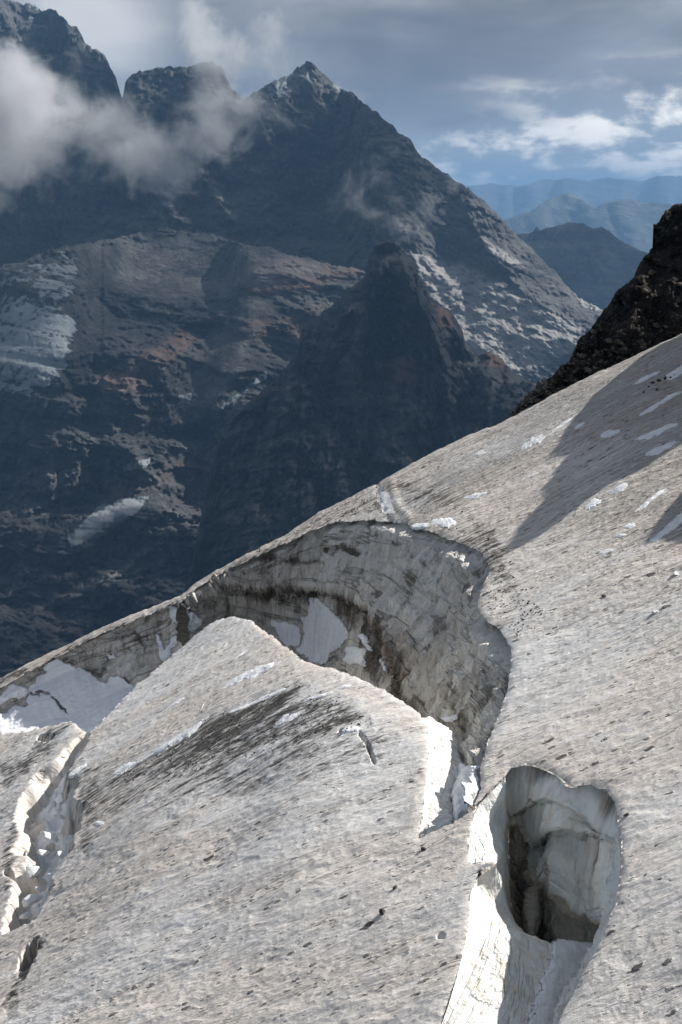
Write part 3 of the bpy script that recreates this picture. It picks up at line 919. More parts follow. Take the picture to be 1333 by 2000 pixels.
# relief of the weathered ice, in metres
p0 = np.array([float(v) for v in onG(700, 1700)]); p1 = np.array([float(v) for v in onG(800, 1655)])
s_dir = (p1 - p0) / np.linalg.norm(p1 - p0)
nrm = np.array([-GA, -GB, 1.0]); nrm /= np.linalg.norm(nrm)
t_dir = np.cross(nrm, s_dir)


def flow_uv(X, Y, Z):
    return X * s_dir[0] + Y * s_dir[1] + Z * s_dir[2], X * t_dir[0] + Y * t_dir[1] + Z * t_dir[2]


def relief(X, Y, Z):
    a, b = flow_uv(X, Y, Z)
    wa, wb = a + 0.3 * perlin(a, b, 5), b + 0.3 * perlin(a, b, 15)
    r = 0.045 * fbm(wa * 0.5, wb, 0.5, 1.1, 3, 0.55)
    r += 0.016 * fbm(wa * 0.6, wb, 2.5, 0.32, 3, 0.6, True)
    r += 0.04 * fbm(a * 0.12, b, 7.5, 0.9, 3, 0.55)
    return r


R_ = relief(Xg, Yg, Zg)
near = ss(40, 26, Yg)
Zc = Zg + R_ * (0.9 + 0.25 * ss(30, 60, Yg))
Zc -= 0.05 * np.exp(-metre / 0.07) * (dist < 200)          # edges rounded by melting
cb, cd, cs = channel(Xg, Yg)
cprof = ss(1.15, 0.45, cb)
onleft = (PXg < 260) & (PYg > 1395)
Zc -= np.where(onleft, cd * cprof * (1 + 0.55 * fbm(Xg, Yg, 1, 0.8, 4)), 0)
# small holes: lower left pothole, crack on the dome
def hole_at(px, py, rx, ry, dep_, ang=0.0):
    global Zc
    q = ((PXg - px) * math.cos(ang) + (PYg - py) * math.sin(ang)) / rx
    p = (-(PXg - px) * math.sin(ang) + (PYg - py) * math.cos(ang)) / ry
    Zc -= dep_ * ss(1.0, 0.55, np.hypot(q, p) + 0.25 * perlin(PXg / 9, PYg / 9, 4))


hole_at(56, 1868, 38, 13, 1.7, rad(-60))
hole_at(722, 1466, 34, 3.5, 0.35, rad(68))
hole_at(708, 1440, 14, 3.5, 0.3, rad(60))
hole_at(668, 1430, 8, 5, 0.3, 0)
hole_at(862, 1828, 9, 7, 0.12, 0)
hole_at(90, 1441, 17, 7, 0.8, rad(-8))
hole_at(146, 1588, 11, 30, 0.7, rad(-10))
hole_at(20, 1704, 14, 8, 0.4, 0)
hole_at(55, 1660 + 120, 30, 20, 0.3, rad(-50))
# a low broken step at the crest, where the old crevasse heals
Zc -= 0.07 * (0.5 + fbm(PXg, PYg, 5, 14, 3)) * np.exp(-(seg_dist([(735, 945), (742, 980), (760, 1012)], PXg, PYg, False)[0] / 6) ** 2)
Zc += 0.06 * np.exp(-(seg_dist([(765, 945), (775, 985), (800, 1012)], PXg, PYg, False)[0] / 9) ** 2)

# dirt with some painted shade, clean and snow covers
dirt_shade = np.zeros(PXg.shape)
def stain_shade(poly, soft, amt):
    global dirt_shade
    lo, hi = np.min(poly, 0) - soft * 2 - 5, np.max(poly, 0) + soft * 2 + 5
    b = (PXg > lo[0]) & (PXg < hi[0]) & (PYg > lo[1]) & (PYg < hi[1])
    wx = PXg[b] + 10 * fbm(PXg[b], PYg[b], 1, 40, 3); wy = PYg[b] + 6 * fbm(PXg[b], PYg[b], 9, 40, 3)
    dirt_shade[b] = np.maximum(dirt_shade[b], amt * ss(-soft, soft, sd(poly, wx, wy)))


stain_shade([(250, 1500), (330, 1455), (400, 1400), (440, 1382), (480, 1390), (540, 1352), (600, 1332), (590, 1345), (560, 1370), (620, 1365), (680, 1375), (720, 1410), (640, 1440),
       (560, 1460), (480, 1480), (400, 1500), (300, 1530), (230, 1530)], 18, 0.66)
stain_shade([(400, 1402), (460, 1385), (540, 1352), (590, 1338), (560, 1375), (500, 1430), (400, 1470), (330, 1480)], 16, 0.80)
stain_shade([(200, 1500), (420, 1460), (640, 1440), (760, 1420), (780, 1480), (600, 1530), (400, 1560), (200, 1600), (120, 1620), (150, 1560)], 34, 0.45)
stain_shade([(0, 1560), (60, 1500), (110, 1450), (140, 1412), (90, 1418), (60, 1470), (0, 1500)], 10, 0.62)
stain_shade([(0, 1640), (40, 1580), (30, 1700), (0, 1760)], 14, 0.5)
stain_shade([(600, 1030), (740, 960), (900, 1000), (930, 1070), (960, 1120), (1000, 1200), (1010, 1140), (960, 1040), (880, 960), (780, 935), (680, 975), (590, 1028)], 22, 0.55)
stain_shade([(380, 1150), (500, 1080), (640, 1010), (740, 960), (760, 1000), (640, 1020), (500, 1090), (400, 1140)], 10, 0.62)
stain_shade([(860, 1060), (940, 1060), (960, 1110), (1000, 1080), (960, 1030)], 14, 0.6)
stain_shade([(120, 1500), (200, 1490), (190, 1600), (165, 1680), (150, 1660), (165, 1600), (140, 1540)], 12, 0.5)
stain_shade([(30, 1905), (60, 1850), (84, 1838), (70, 1880), (45, 1920)], 5, 1.0)  # painted shade: blackens the inside of the lower left pothole
stain_shade([(0, 1960), (40, 1900), (50, 1900), (20, 2000)], 8, 0.5)
stain_shade([(-500, 1545), (0, 1330), (60, 1300), (340, 1175), (340, 1182), (60, 1313), (0, 1345), (-500, 1570)], 3, 0.7)
clean = np.zeros(PXg.shape)
def cleaned(poly, soft, amt):
    global clean
    clean = np.maximum(clean, amt * ss(-soft, soft, sd(poly, PXg, PYg)))


cleaned([(520, 1225), (560, 1270), (600, 1300), (690, 1320), (760, 1360), (830, 1400), (836, 1460), (790, 1430), (740, 1400), (650, 1345), (600, 1320), (560, 1300)], 26, 0.65)
cleaned([(490, 1213), (545, 1248), (550, 1262), (520, 1250)], 5, 1.0)
cleaned([(830, 1420), (838, 1460), (830, 1560), (818, 1640), (800, 1600), (815, 1480)], 12, 0.5)
cleaned([(150, 1405), (176, 1432), (130, 1500), (120, 1470)], 6, 0.9)
clean = np.maximum(clean, np.where(onleft, ss(1.2, 0.8, cb) * ss(0.15, -0.25, cs) * 0.48, 0))
clean *= 1 - np.clip(dirt_shade * 0.7, 0, 1) * (PXg > 260)
snow = np.where(onleft, ss(0.85, 0.25, cb) * ss(-0.35, 0.25, 0.5 + fbm(Xg, Yg, 3, 1.1, 3)) , 0)
snow = np.maximum(snow, ss(-4, 4, sd([(732, 960), (745, 945), (765, 975), (775, 1005), (750, 1010), (738, 985)], PXg + 8 * fbm(PXg, PYg, 2, 16, 4), PYg + 8 * fbm(PXg, PYg, 7, 16, 4))) * 0.56)
grime = 0.75 * ss(1500, 900, PYg) * ss(500, 900, PXg) + 0.35 * ss(300, -50, PXg)
grime = np.maximum(grime, 0.8 * ss(60, -30, PYg - np.interp(PXg, SKY[:, 0], SKY[:, 1]) - 40) * ss(1000, 700, PXg))
grime *= 0.75 + 0.5 * fbm(Xg, Yg, 9, 6, 3)
grime = np.clip(grime, 0, 1)
a_, b_ = flow_uv(Xg, Yg, Zg)

# roll-over behind the crest
Xf, Yf, Zf = Xg, Yg, Zc
back = [(0.6, -0.05), (1.6, -0.35), (3, -1.2), (6, -3.8), (10, -9), (18, -22), (40, -60), (120, -200), (300, -520)]
bX, bY, bZ = [], [], []
for dy, dz in back[::-1]:
    Yb = Yg[0] + dy
    bX.append(Xg[0] * (1 + 0.2 * dy / Yg[0])); bY.append(Yb); bZ.append(Zc[0] + dz * (1 + 0.1 * perlin(Xg[0] / 7, dy, 1)))
nb = len(back)
Xf, Yf, Zf = np.vstack([bX, Xg]), np.vstack([bY, Yg]), np.vstack([bZ, Zc])
insf = np.vstack([np.zeros((nb, len(cols)), bool), ins])


def padf(a):
    return np.vstack([np.repeat(a[:1], nb, 0), a])


keep = ~(insf[:-1, :-1] | insf[1:, :-1] | insf[1:, 1:] | insf[:-1, 1:])
fa, fb = flow_uv(Xf, Yf, Zf)
glacier = link_mesh('glacier', np.stack([Xf, Yf, Zf], -1).reshape(-1, 3), grid_faces(*Xf.shape, keep)[:, ::-1], M_GL, 'structure',
                    attrs={'dirt_shade': padf(dirt_shade), 'clean': padf(clean), 'snow': padf(snow), 'grime': padf(grime)}, uv=np.stack([fa, fb], -1).reshape(-1, 2))


def top_z(x, y):
    """height of the finished surface away from rims"""
    z = G(x, y)
    return z + relief(x, y, z)


# ------------------------------------------------------------------ crevasse walls
def rowpts(row, ref=None):
    """row: (px, py, dy) -> points; depth is that of the rim point plus dy, or on the surface when ref is None"""
    r = np.array(row, float)
    if ref is None:
        x, y, z = onG(r[:, 0], r[:, 1])
        z = z - 0.12
        return np.stack([x, y + (r[:, 2] if r.shape[1] > 2 else 0), z], 1)
    u, e = ray(r[:, 0], r[:, 1])
    y = ref[:, 1] + r[:, 2]
    return np.stack([u * y, y, e * y], 1)


def catmull(P, n):
    """P (k,3) resampled to n points by chord length with smooth tangents"""
    P = np.asarray(P, float)
    dd = np.linalg.norm(np.diff(P, axis=0), axis=1)
    s = np.concatenate([[0], np.cumsum(np.maximum(dd, 1e-4))])
    m = np.gradient(P, s, axis=0)
    t = np.linspace(0, s[-1], n) if not np.isscalar(n) is False else np.linspace(0, s[-1], n)
    k = np.clip(np.searchsorted(s, t, 'right') - 1, 0, len(P) - 2)
    h = (s[k + 1] - s[k])[:, None]
    q = ((t - s[k])[:, None]) / h
    return ((2 * q**3 - 3 * q**2 + 1) * P[k] + (q**3 - 2 * q**2 + q) * h * m[k] + (-2 * q**3 + 3 * q**2) * P[k + 1] + (q**3 - q**2) * h * m[k + 1])


def loft(name, rows, nu, nv, amp=0.25, scale=1.6, sharp=True, masks=None, mat=None, flute=0.0, kind='structure', free_top=False, seed=0.0, fine=0.04, calm=(), ledge=0.0, ramp=0.5):
    """rows: list of (k,3) arrays with matching columns"""
    k = len(rows[0])
    # along the rows: the same parameter on each row, taken from the first
    P0 = rows[0]
    s0 = np.concatenate([[0], np.cumsum(np.maximum(np.linalg.norm(np.diff(P0, axis=0), axis=1), 1e-3))])
    tt = np.linspace(0, s0[-1], nu)
    R = []
    for r in rows:
        m_ = np.gradient(r, s0, axis=0)
        kk = np.clip(np.searchsorted(s0, tt, 'right') - 1, 0, k - 2)
        h = (s0[kk + 1] - s0[kk])[:, None]
        q = (tt - s0[kk])[:, None] / h
        R.append((2 * q**3 - 3 * q**2 + 1) * r[kk] + (q**3 - 2 * q**2 + q) * h * m_[kk] + (-2 * q**3 + 3 * q**2) * r[kk + 1] + (q**3 - q**2) * h * m_[kk + 1])
    R = np.array(R)                                   # rows x nu x 3
    L = np.linalg.norm(np.diff(R, axis=0), axis=2).mean(1)
    sv = np.concatenate([[0], np.cumsum(L)])
    tv = np.linspace(0, sv[-1], nv)
    kk = np.clip(np.searchsorted(sv, tv, 'right') - 1, 0, len(rows) - 2)
    q = ((tv - sv[kk]) / (sv[kk + 1] - sv[kk]))[:, None, None]
    Q = R[kk] * (1 - q) + R[kk + 1] * q
    # normals
    du = np.gradient(Q, axis=1); dv = np.gradient(Q, axis=0)
    n = np.cross(du, dv); n /= np.linalg.norm(n, axis=2)[..., None] + 1e-9
    # face the camera side
    flip = np.sum(n * Q, axis=2) > 0
    if flip.mean() > 0.5:
        n = -n
    x, y, z = Q[..., 0], Q[..., 1], Q[..., 2]
    uu = np.broadcast_to(tt, x.shape) + seed
    vv = np.broadcast_to(tv[:, None], x.shape)
    a = amp * fbm(x + seed, y, z * 0.6, scale, 5, 0.55)
    a += flute * fbm(uu, vv * 0.16, seed, 0.7, 4, 0.6, True)
    a += fine * fbm(uu, vv * 0.5, seed + 3, 0.25, 3, 0.6)
    a += ledge * fbm(uu * 0.13 + 0.25 * vv, vv + 0.3 * perlin(uu / 2, vv / 2, seed), seed + 6, 0.9, 4, 0.6, True)
    if not free_top:
        a *= ss(0.0 if ramp < 0.6 else 0.15, ramp, vv)
    PX, PY = to_px(x, y, z)
    for poly in calm:
        a = a * (1 - 0.65 * ss(-12, 12, sd(poly, PX, PY)))
    Q = Q + n * a[..., None]
    x, y, z = Q[..., 0], Q[..., 1], Q[..., 2]
    PX, PY = to_px(x, y, z)
    PX, PY = PX + 9 * fbm(PX, PY, 3.3 + seed, 34, 4, 0.6), PY + 9 * fbm(PX, PY, 8.8 + seed, 34, 4, 0.6)
    at = {}
    for mn in ('snow', 'dirt_shade', 'clean'):
        v = np.zeros(PX.shape)
        for item in (masks or {}).get(mn, ()):
            if callable(item):
                v = np.maximum(v, item(PX, PY, uu, vv))
            else:
                poly, soft, amt = item
                v = np.maximum(v, amt * ss(-soft, soft, sd(poly, PX, PY)))
        at[mn] = np.clip(v, 0, 1)
    # snow stands a little proud
    Q = Q + n * (0.12 * ss(0.2, 0.8, at['snow']))[..., None]
    F = grid_faces(nv, nu)
    return link_mesh(name, Q.reshape(-1, 3), F, mat or M_WALL, kind, attrs=at, uv=np.stack([uu, vv], -1).reshape(-1, 2))


# great bowl, far and right-hand side
rimA = [(352, 1176), (368, 1164), (387, 1149), (430, 1120), (500, 1086), (560, 1057), (600, 1037), (640, 1020), (700, 1013), (760, 1013), (820, 1028), (870, 1048), (907, 1058), (947, 1078),
        (960, 1108), (947, 1140), (934, 1180), (947, 1205), (977, 1228), (1000, 1260), (1002, 1300), (987, 1370), (957, 1440), (940, 1500), (942, 1545), (930, 1580)]
A0 = rowpts([(a, b, 0.25) for a, b in rimA])
lowA = [(356, 1184, 0), (372, 1172, 0), (398, 1160, 0), (432, 1135, -.1), (493, 1146, -.4), (540, 1141, -.5), (580, 1139, -.6), (612, 1142, -.7), (655, 1150, -.8), (700, 1166, -.9), (738, 1196, -1.0), (762, 1234, -1.1), (776, 1268, -1.0), (792, 1304, -1.0),
        (812, 1340, -.6), (826, 1370, -.2), (840, 1400, 0), (856, 1424, 0), (872, 1446, 0), (885, 1466, 0), (893, 1486, 0), (898, 1510, 0.2), (902, 1535, .3), (904, 1560, .4), (908, 1580, .4), (912, 1600, .3)]
midA = [((a[0] * 0.5 + b[0] * 0.5 + (4 if i < 13 else 12)), (a[1] * 0.55 + b[1] * 0.45), b[2] * 0.3 + 0.1) for i, (a, b) in enumerate(zip(rimA, lowA))]
recA = [(a[0], a[1] + (9 if i < 14 else 16), a[2] + (1.3 if 3 < i < 14 else 0.4)) for i, a in enumerate(lowA)]
flrA = [(365, 1225, .6), (385, 1232, .5), (408, 1220, .6), (440, 1200, .8), (495, 1212, .7), (535, 1225, .4), (575, 1232, 0.2), (600, 1240, 0), (640, 1262, 0), (672, 1290, -.3), (700, 1320, -.4), (722, 1350, -.4), (740, 1370, -.4), (760, 1400, -.3),
        (785, 1430, 0), (800, 1450, .2), (815, 1470, .3), (830, 1490, .4), (845, 1510, .5), (858, 1530, .6), (866, 1545, .6), (874, 1560, .7), (880, 1580, .7), (885, 1600, .6), (890, 1615, .5), (900, 1625, .4)]
flrA = [(a, b, c + (0.9 if i > 18 else 0)) for i, (a, b, c) in enumerate(flrA)]
botA = [(a[0] + 5, a[1] + 150, a[2] - 2.5 if i < 14 else a[2] - 0.3) for i, a in enumerate(flrA)]
maskA = {
    'snow': [([(594, 1205), (604, 1200), (606, 1170), (625, 1170), (640, 1185), (672, 1215), (680, 1235), (668, 1262), (650, 1275), (640, 1300), (610, 1290), (580, 1272), (592, 1250), (596, 1230)], 6, 1.0),
             ([(534, 1216), (560, 1216), (584, 1222), (590, 1245), (582, 1262), (560, 1262), (540, 1240)], 5, 1.0),
             ([(680, 1262), (712, 1262), (716, 1300), (690, 1302), (674, 1290)], 5, 1.0),
             ([(700, 1240), (722, 1240), (730, 1275), (720, 1275)], 5, 0.8),
             ([(735, 1270), (760, 1290), (765, 1320), (750, 1310)], 6, 0.6),
             ([(862, 1402), (900, 1398), (905, 1408), (880, 1418)], 4, 1.0),
             ([(356, 1182), (366, 1190), (392, 1208), (384, 1236), (362, 1244), (356, 1210)], 4, 0.9),
             ([(900, 1490), (945, 1500), (930, 1580), (880, 1612), (890, 1560)], 8, 0.8)],
    'dirt_shade': [lambda PX, PY, u, v: 0.40 * ss(0.30, 0.0, v), lambda PX, PY, u, v: 0.30 * ss(0.2, 0.7, perlin(u / 1.7, v / 3.5, 4)), ([(420, 1136), (493, 1143), (600, 1138), (680, 1155), (745, 1200), (780, 1270), (810, 1350), (850, 1420), (830, 1440), (770, 1400), (700, 1300), (680, 1230), (620, 1180), (500, 1180), (430, 1160)], 24, 0.72),  # the outline puts the shade of the undercut arc into the colour
             ([(480, 1086), (520, 1080), (600, 1090), (660, 1100), (668, 1108), (600, 1104), (520, 1100), (480, 1100)], 7, 0.6),
             ([(655, 1062), (690, 1066), (700, 1080), (668, 1078), (640, 1092), (636, 1080)], 5, 0.8),
             ([(740, 1045), (800, 1070), (850, 1110), (880, 1170), (860, 1150), (820, 1100), (760, 1060)], 8, 0.65),
             ([(820, 1290), (900, 1340), (950, 1390), (940, 1440), (900, 1460), (850, 1420)], 40, 0.42),
             ([(360, 1165), (430, 1130), (480, 1140), (470, 1200), (400, 1200)], 25, 0.45)],  # recess shade under the lip at the left, painted in
    'clean': [([(640, 1030), (760, 1025), (900, 1070), (930, 1100), (900, 1180), (960, 1240), (985, 1270), (970, 1330), (900, 1280), (800, 1200), (740, 1150), (640, 1110), (560, 1100)], 40, 0.12)]}
A0b = A0.copy(); A0b[:, 2] -= 0.05; A0b[14:, 0] += 0.15
loft('crevasse_wall', [A0b, rowpts(midA, A0), rowpts(lowA, A0), rowpts(recA, A0), rowpts(flrA, A0), rowpts(botA, A0)], 900, 380, 0.30, 2.2, masks=maskA, flute=0.22, ledge=0.07, seed=1.3, calm=[[(880, 1480), (950, 1490), (940, 1590), (880, 1620)], [(530, 1210), (680, 1170), (690, 1290), (560, 1300)]])

# far wall on the left, with the snow apron
rimB = [(-480, 1558), (-250, 1460), (-100, 1392), (0, 1343), (60, 1309), (120, 1277), (200, 1238), (280, 1202), (335, 1178), (350, 1174)]
B0 = rowpts([(a, b, 0.2) for a, b in rimB])
r1 = [(-480, 1600, 0), (-250, 1505, 0), (-100, 1432, 0), (0, 1385, 0), (60, 1350, 0), (120, 1318, 0), (205, 1290, 0), (285, 1262, 0), (340, 1240, 0), (352, 1225, 0)]
r2 = [(-480, 1650, -2), (-250, 1555, -2), (-100, 1480, -2), (0, 1436, -2), (70, 1420, -2.2), (135, 1400, -2.2), (225, 1360, -1.6), (292, 1330, -1.2), (345, 1300, -1), (356, 1290, -1)]
r3 = [(-480, 1720, -5), (-250, 1620, -5), (-100, 1550, -5), (0, 1500, -5), (75, 1490, -5), (150, 1470, -5), (240, 1430, -5), (300, 1400, -4), (348, 1380, -4), (360, 1370, -4)]
maskB = {'snow': [([(-400, 1530), (0, 1350), (30, 1330), (60, 1345), (70, 1310), (90, 1295), (108, 1284), (140, 1300), (175, 1312), (205, 1335), (235, 1322), (268, 1345), (240, 1400), (180, 1450), (-400, 1660), (-400, 1600), (0, 1392), (50, 1384),
                   (60, 1362), (95, 1358), (120, 1385), (135, 1395), (130, 1385), (90, 1352), (40, 1365), (0, 1375)], 5, 1.0),
                  ([(150, 1320), (262, 1348), (200, 1440), (140, 1440)], 8, 1.0),
                  ([(0, 1392), (46, 1386), (50, 1412), (0, 1425)], 6, 0.9),
                  ([(298, 1232), (312, 1240), (325, 1272), (342, 1240), (352, 1245), (350, 1262), (325, 1296), (316, 1290), (310, 1262)], 4, 1.0),
                  ([(330, 1180), (350, 1180), (350, 1215), (342, 1222), (334, 1205)], 3, 0.95),
                  ([(208, 1276), (222, 1276), (232, 1290), (216, 1290)], 3, 0.8)],
         'dirt_shade': [([(255, 1222), (290, 1262), (285, 1280), (262, 1250)], 7, 0.8), ([(190, 1320), (250, 1322), (272, 1342), (240, 1335)], 6, 0.8),
                  ([(-300, 1470), (0, 1345), (345, 1178), (345, 1190), (0, 1358), (-300, 1490)], 6, 0.5),
                  ([(0, 1365), (130, 1352), (140, 1405), (50, 1425), (0, 1400)], 12, 0.35), ([(120, 1285), (330, 1195), (330, 1290), (250, 1340)], 30, 0.35)],
         'clean': []}
loft('crevasse_wall', [B0, rowpts(r1, B0), rowpts(r2, B0), rowpts(r3, B0)], 520, 200, 0.32, 2.0, masks=maskB, flute=0.07, ledge=0.10, seed=7.7, calm=[[(100, 1290), (270, 1345), (180, 1460), (-400, 1660), (-400, 1560), (0, 1400), (60, 1340)]])

# near side of the great crevasse: the dome's hidden flank
rimC = [(-480, 1640), (-250, 1520), (0, 1432), (60, 1425), (110, 1412), (140, 1406), (176, 1432), (215, 1388), (265, 1340), (330, 1285), (400, 1225), (420, 1212), (450, 1203), (490, 1212), (520, 1232), (545, 1252),
        (575, 1275), (600, 1292), (640, 1302), (680, 1312), (740, 1340), (790, 1370), (820, 1392), (834, 1412)]
C0 = rowpts([(a, b + 1.5, 0.0) for a, b in rimC])
C0[:, 2] -= 0.15
c1, c2, c3 = C0.copy(), C0.copy(), C0.copy()
c1[:, 1] += 0.25; c1[:, 2] -= 0.35
c2[:, 1] += 0.5; c2[:, 2] -= 2.0
c3[:, 1] += 0.9; c3[:, 2] -= 9
loft('crevasse_wall', [C0, c1, c2, c3], 500, 60, 0.12, 1.5, masks={'clean': [lambda PX, PY, u, v: 0.5 + 0 * u]}, seed=3.1)

# the sunlit cliff at the dome's right-hand end
rimD = [(822, 1394), (834, 1414), (837, 1440), (837, 1479), (833, 1510), (829, 1545), (826, 1585), (820, 1615), (814, 1638)]
D0 = rowpts([(a - 2, b, 0.0) for a, b in rimD])
d1 = [(840, 1404, .5), (852, 1420, .6), (862, 1446, .7), (866, 1482, .8), (866, 1515, .8), (862, 1550, .7), (856, 1585, .6), (848, 1610, .5), (836, 1632, .25)]
d2 = [(852, 1410, 1.2), (878, 1430, 1.3), (896, 1466, 1.3), (901, 1500, 1.4), (900, 1530, 1.3), (892, 1562, 1.2), (881, 1584, 1.1), (884, 1606, .9), (862, 1624, .5)]
d3 = [(856, 1440, 1.5), (884, 1480, 1.6), (902, 1530, 1.6), (908, 1570, 1.7), (908, 1600, 1.6), (902, 1630, 1.5), (895, 1650, 1.3), (892, 1670, 1.1), (880, 1680, .8)]
d4 = [(a[0] + 4, a[1] + 180, a[2] + 0.4) for a in d3]
loft('crevasse_wall', [D0, rowpts(d1, D0), rowpts(d2, D0), rowpts(d3, D0), rowpts(d4, D0)], 260, 240, 0.10, 0.8, seed=11.0, flute=0.03,
     masks={'clean': [lambda PX, PY, u, v: 0.75 + 0.25 * ss(0.2, 0.9, v)]}, fine=0.03)

# bridge end of the great crevasse
E0 = rowpts([(812, 1640, 0), (850, 1624, 0), (885, 1608, 0), (925, 1580, 0), (944, 1545, 0)])
e1, e2 = E0.copy(), E0.copy()
e1[:, 1] += 0.35; e1[:, 2] -= 0.8
e2[:, 1] += 0.6; e2[:, 2] -= 8
loft('crevasse_wall', [E0, e1, e2], 160, 60, 0.08, 1.0, seed=5.0, masks={'clean': [lambda PX, PY, u, v: 0.6 + 0 * u]})

# ---- the pit
# left-hand, sunlit block above the step
F0 = rowpts([(985, 1514, 0.05), (960, 1538, 0), (940, 1558, 0), (926, 1575, 0), (917, 1600, 0), (915, 1630, 0), (913, 1660, 0), (913, 1683, 0)])
f1 = [(986, 1518, .05), (984, 1548, .5), (972, 1574, .6), (962, 1592, .6), (954, 1616, .6), (952, 1640, .6), (948, 1664, .55), (942, 1684, .5)]
f2 = [(986, 1524, .1), (986, 1580, .9), (984, 1606, 1.0), (982, 1626, 1.0), (980, 1644, 1.0), (978, 1660, 1.0), (976, 1674, .95), (972, 1686, .9)]
f3 = [(988, 1600, .4), (990, 1680, 1.3), (992, 1720, 1.4), (992, 1740, 1.4), (990, 1752, 1.4), (986, 1756, 1.4), (982, 1762, 1.3), (976, 1768, 1.2)]
f1, f2, f3 = [[(a, b, c * 0.42) for a, b, c in r_] for r_ in (f1, f2, f3)]
f4 = [(a[0] + 8, a[1] + 200, a[2] + .5) for a in f3]
loft('pit_wall', [F0, rowpts(f1, F0), rowpts(f2, F0), rowpts(f3, F0), rowpts(f4, F0)], 200, 260, 0.07, 0.8, seed=21, flute=0.02, fine=0.015,
     masks={'clean': [lambda PX, PY, u, v: 0.95 + 0 * u]})
# lower ramp on the left, below the step
G0 = rowpts([(914, 1681, 0.0), (940, 1680, .05), (968, 1683, 0.05), (950, 1694, 0), (934, 1704, 0), (919, 1740, 0), (914, 1800, 0), (902, 1860, 0), (886, 1920, 0), (858, 2000, 0), (813, 2080, 0), (768, 2180, 0), (698, 2330, 0)])
G0 = rowpts([(966, 1684, 0.05), (950, 1692, 0), (934, 1704, 0), (919, 1740, 0), (914, 1800, 0), (902, 1860, 0), (886, 1920, 0), (858, 2000, 0), (813, 2080, 0), (768, 2180, 0), (698, 2330, 0)])
g1 = [(970, 1690, .2), (962, 1712, .3), (952, 1734, .35), (944, 1766, .35), (946, 1820, .3), (938, 1880, .3), (924, 1940, .3), (896, 2016, .3), (850, 2100, .3), (806, 2200, .3), (736, 2350, .3)]
g1 = [(a, b, c * 0.36) for a, b, c in g1]
g2 = [(974, 1700, .5), (978, 1740, .7), (984, 1772, .8), (1000, 1800, .9), (1020, 1836, .9), (1010, 1896, .8), (1000, 1955, .8), (975, 2030, .8), (930, 2120, .8), (880, 2230, .8), (810, 2380, .8)]
g2 = [(a, b, c * 0.36) for a, b, c in g2]
g3 = [(978, 1712, .8), (988, 1762, 1.1), (1004, 1796, 1.3), (1030, 1826, 1.5), (1064, 1842, 1.7), (1078, 1896, 1.6), (1066, 1960, 1.5), (1046, 2040, 1.5), (1000, 2130, 1.5), (945, 2250, 1.5), (870, 2400, 1.5)]
g3 = [(a, b, c * 0.5) for a, b, c in g3]
g4 = [(980, 1735, 1.0), (992, 1785, 1.3), (1010, 1820, 1.5), (1040, 1848, 1.7), (1160, 1856, 2.2), (1150, 1910, 2.0), (1128, 1975, 1.8), (1100, 2050, 1.8), (1050, 2140, 1.8), (990, 2260, 1.8), (920, 2420, 1.8)]
g4 = [(a, b, c * 0.9) for a, b, c in g4]
maskG = {'clean': [lambda PX, PY, u, v: 0.80 + 0 * u], 'snow': [([(1075, 1845), (1170, 1840), (1150, 1900), (1060, 2100), (1000, 2100), (1040, 1960)], 8, 0.75)],
         'dirt_shade': [([(1080, 1848), (1118, 1848), (1124, 1872), (1130, 1880), (1110, 1868), (1096, 1862)], 4, 0.55)]}
loft('pit_ramp', [G0, rowpts(g1, G0), rowpts(g2, G0), rowpts(g3, G0), rowpts(g4, G0)], 560, 260, 0.05, 0.9, seed=31, flute=0.0, fine=0.02, masks=maskG)
# drop from the ramp's inner edge into the dark
g4a = rowpts(g4, G0)[:5]
h1 = g4a.copy(); h1[:, 2] -= 1.2; h1[:, 0] -= 0.05
h2 = g4a.copy(); h2[:, 2] -= 5; h2[:, 0] -= 0.3
loft('pit_wall', [g4a, h1, h2], 120, 80, 0.1, 0.8, seed=33, masks={'dirt_shade': [lambda PX, PY, u, v: 0.2 + 0 * u]})
# far and right-hand wall of the pit: three tiers, each set back under the one above
rimH = [(984, 1516), (990, 1504), (1000, 1495), (1032, 1490), (1060, 1497), (1096, 1515), (1114, 1532), (1135, 1531), (1156, 1527), (1184, 1536), (1204, 1564), (1210, 1608), (1218, 1648), (1214, 1704), (1206, 1760), (1196, 1784), (1174, 1840),
        (1150, 1888), (1118, 1948), (1090, 2000), (1052, 2080), (1012, 2180), (962, 2330)]
K0 = rowpts([(a, b, 0.12 if i < 9 else 0.04) for i, (a, b) in enumerate(rimH)])
K0[9:, 0] += 0.05
K0[9:, 2] -= 0.10
t1 = [(985, 1560, .1), (990, 1580, .1), (998, 1592, 0), (1020, 1580, -.1), (1050, 1562, -.2), (1080, 1562, -.2), (1104, 1574, -.2), (1120, 1580, -.2), (1140, 1592, -.2), (1166, 1622, -.1), (1190, 1630, .0), (1204, 1634, .0), (1212, 1670, .0), (1209, 1720, .05), (1202, 1770, .1), (1193, 1796, .1), (1172, 1850, .1),
      (1149, 1898, .1), (1117, 1958, .1), (1090, 2010, .1), (1052, 2090, .1), (1012, 2190, .1), (962, 2340, .1)]
t1b = [(a[0], a[1] + 4, a[2] + (.45 if i < 10 else .05)) for i, a in enumerate(t1)]
t2 = [(984, 1600, .5), (994, 1604, .5), (1010, 1602, .5), (1030, 1618, .4), (1050, 1634, .3), (1066, 1622, .2), (1088, 1616, .15), (1106, 1618, .1), (1130, 1618, .1), (1160, 1626, .1), (1188, 1636, .1), (1204, 1642, .1), (1212, 1680, .1), (1209, 1728, .12), (1202, 1776, .15), (1193, 1802, .2), (1171, 1856, .2),
      (1148, 1904, .2), (1116, 1964, .2), (1090, 2016, .2), (1052, 2096, .2), (1012, 2196, .2), (962, 2346, .2)]
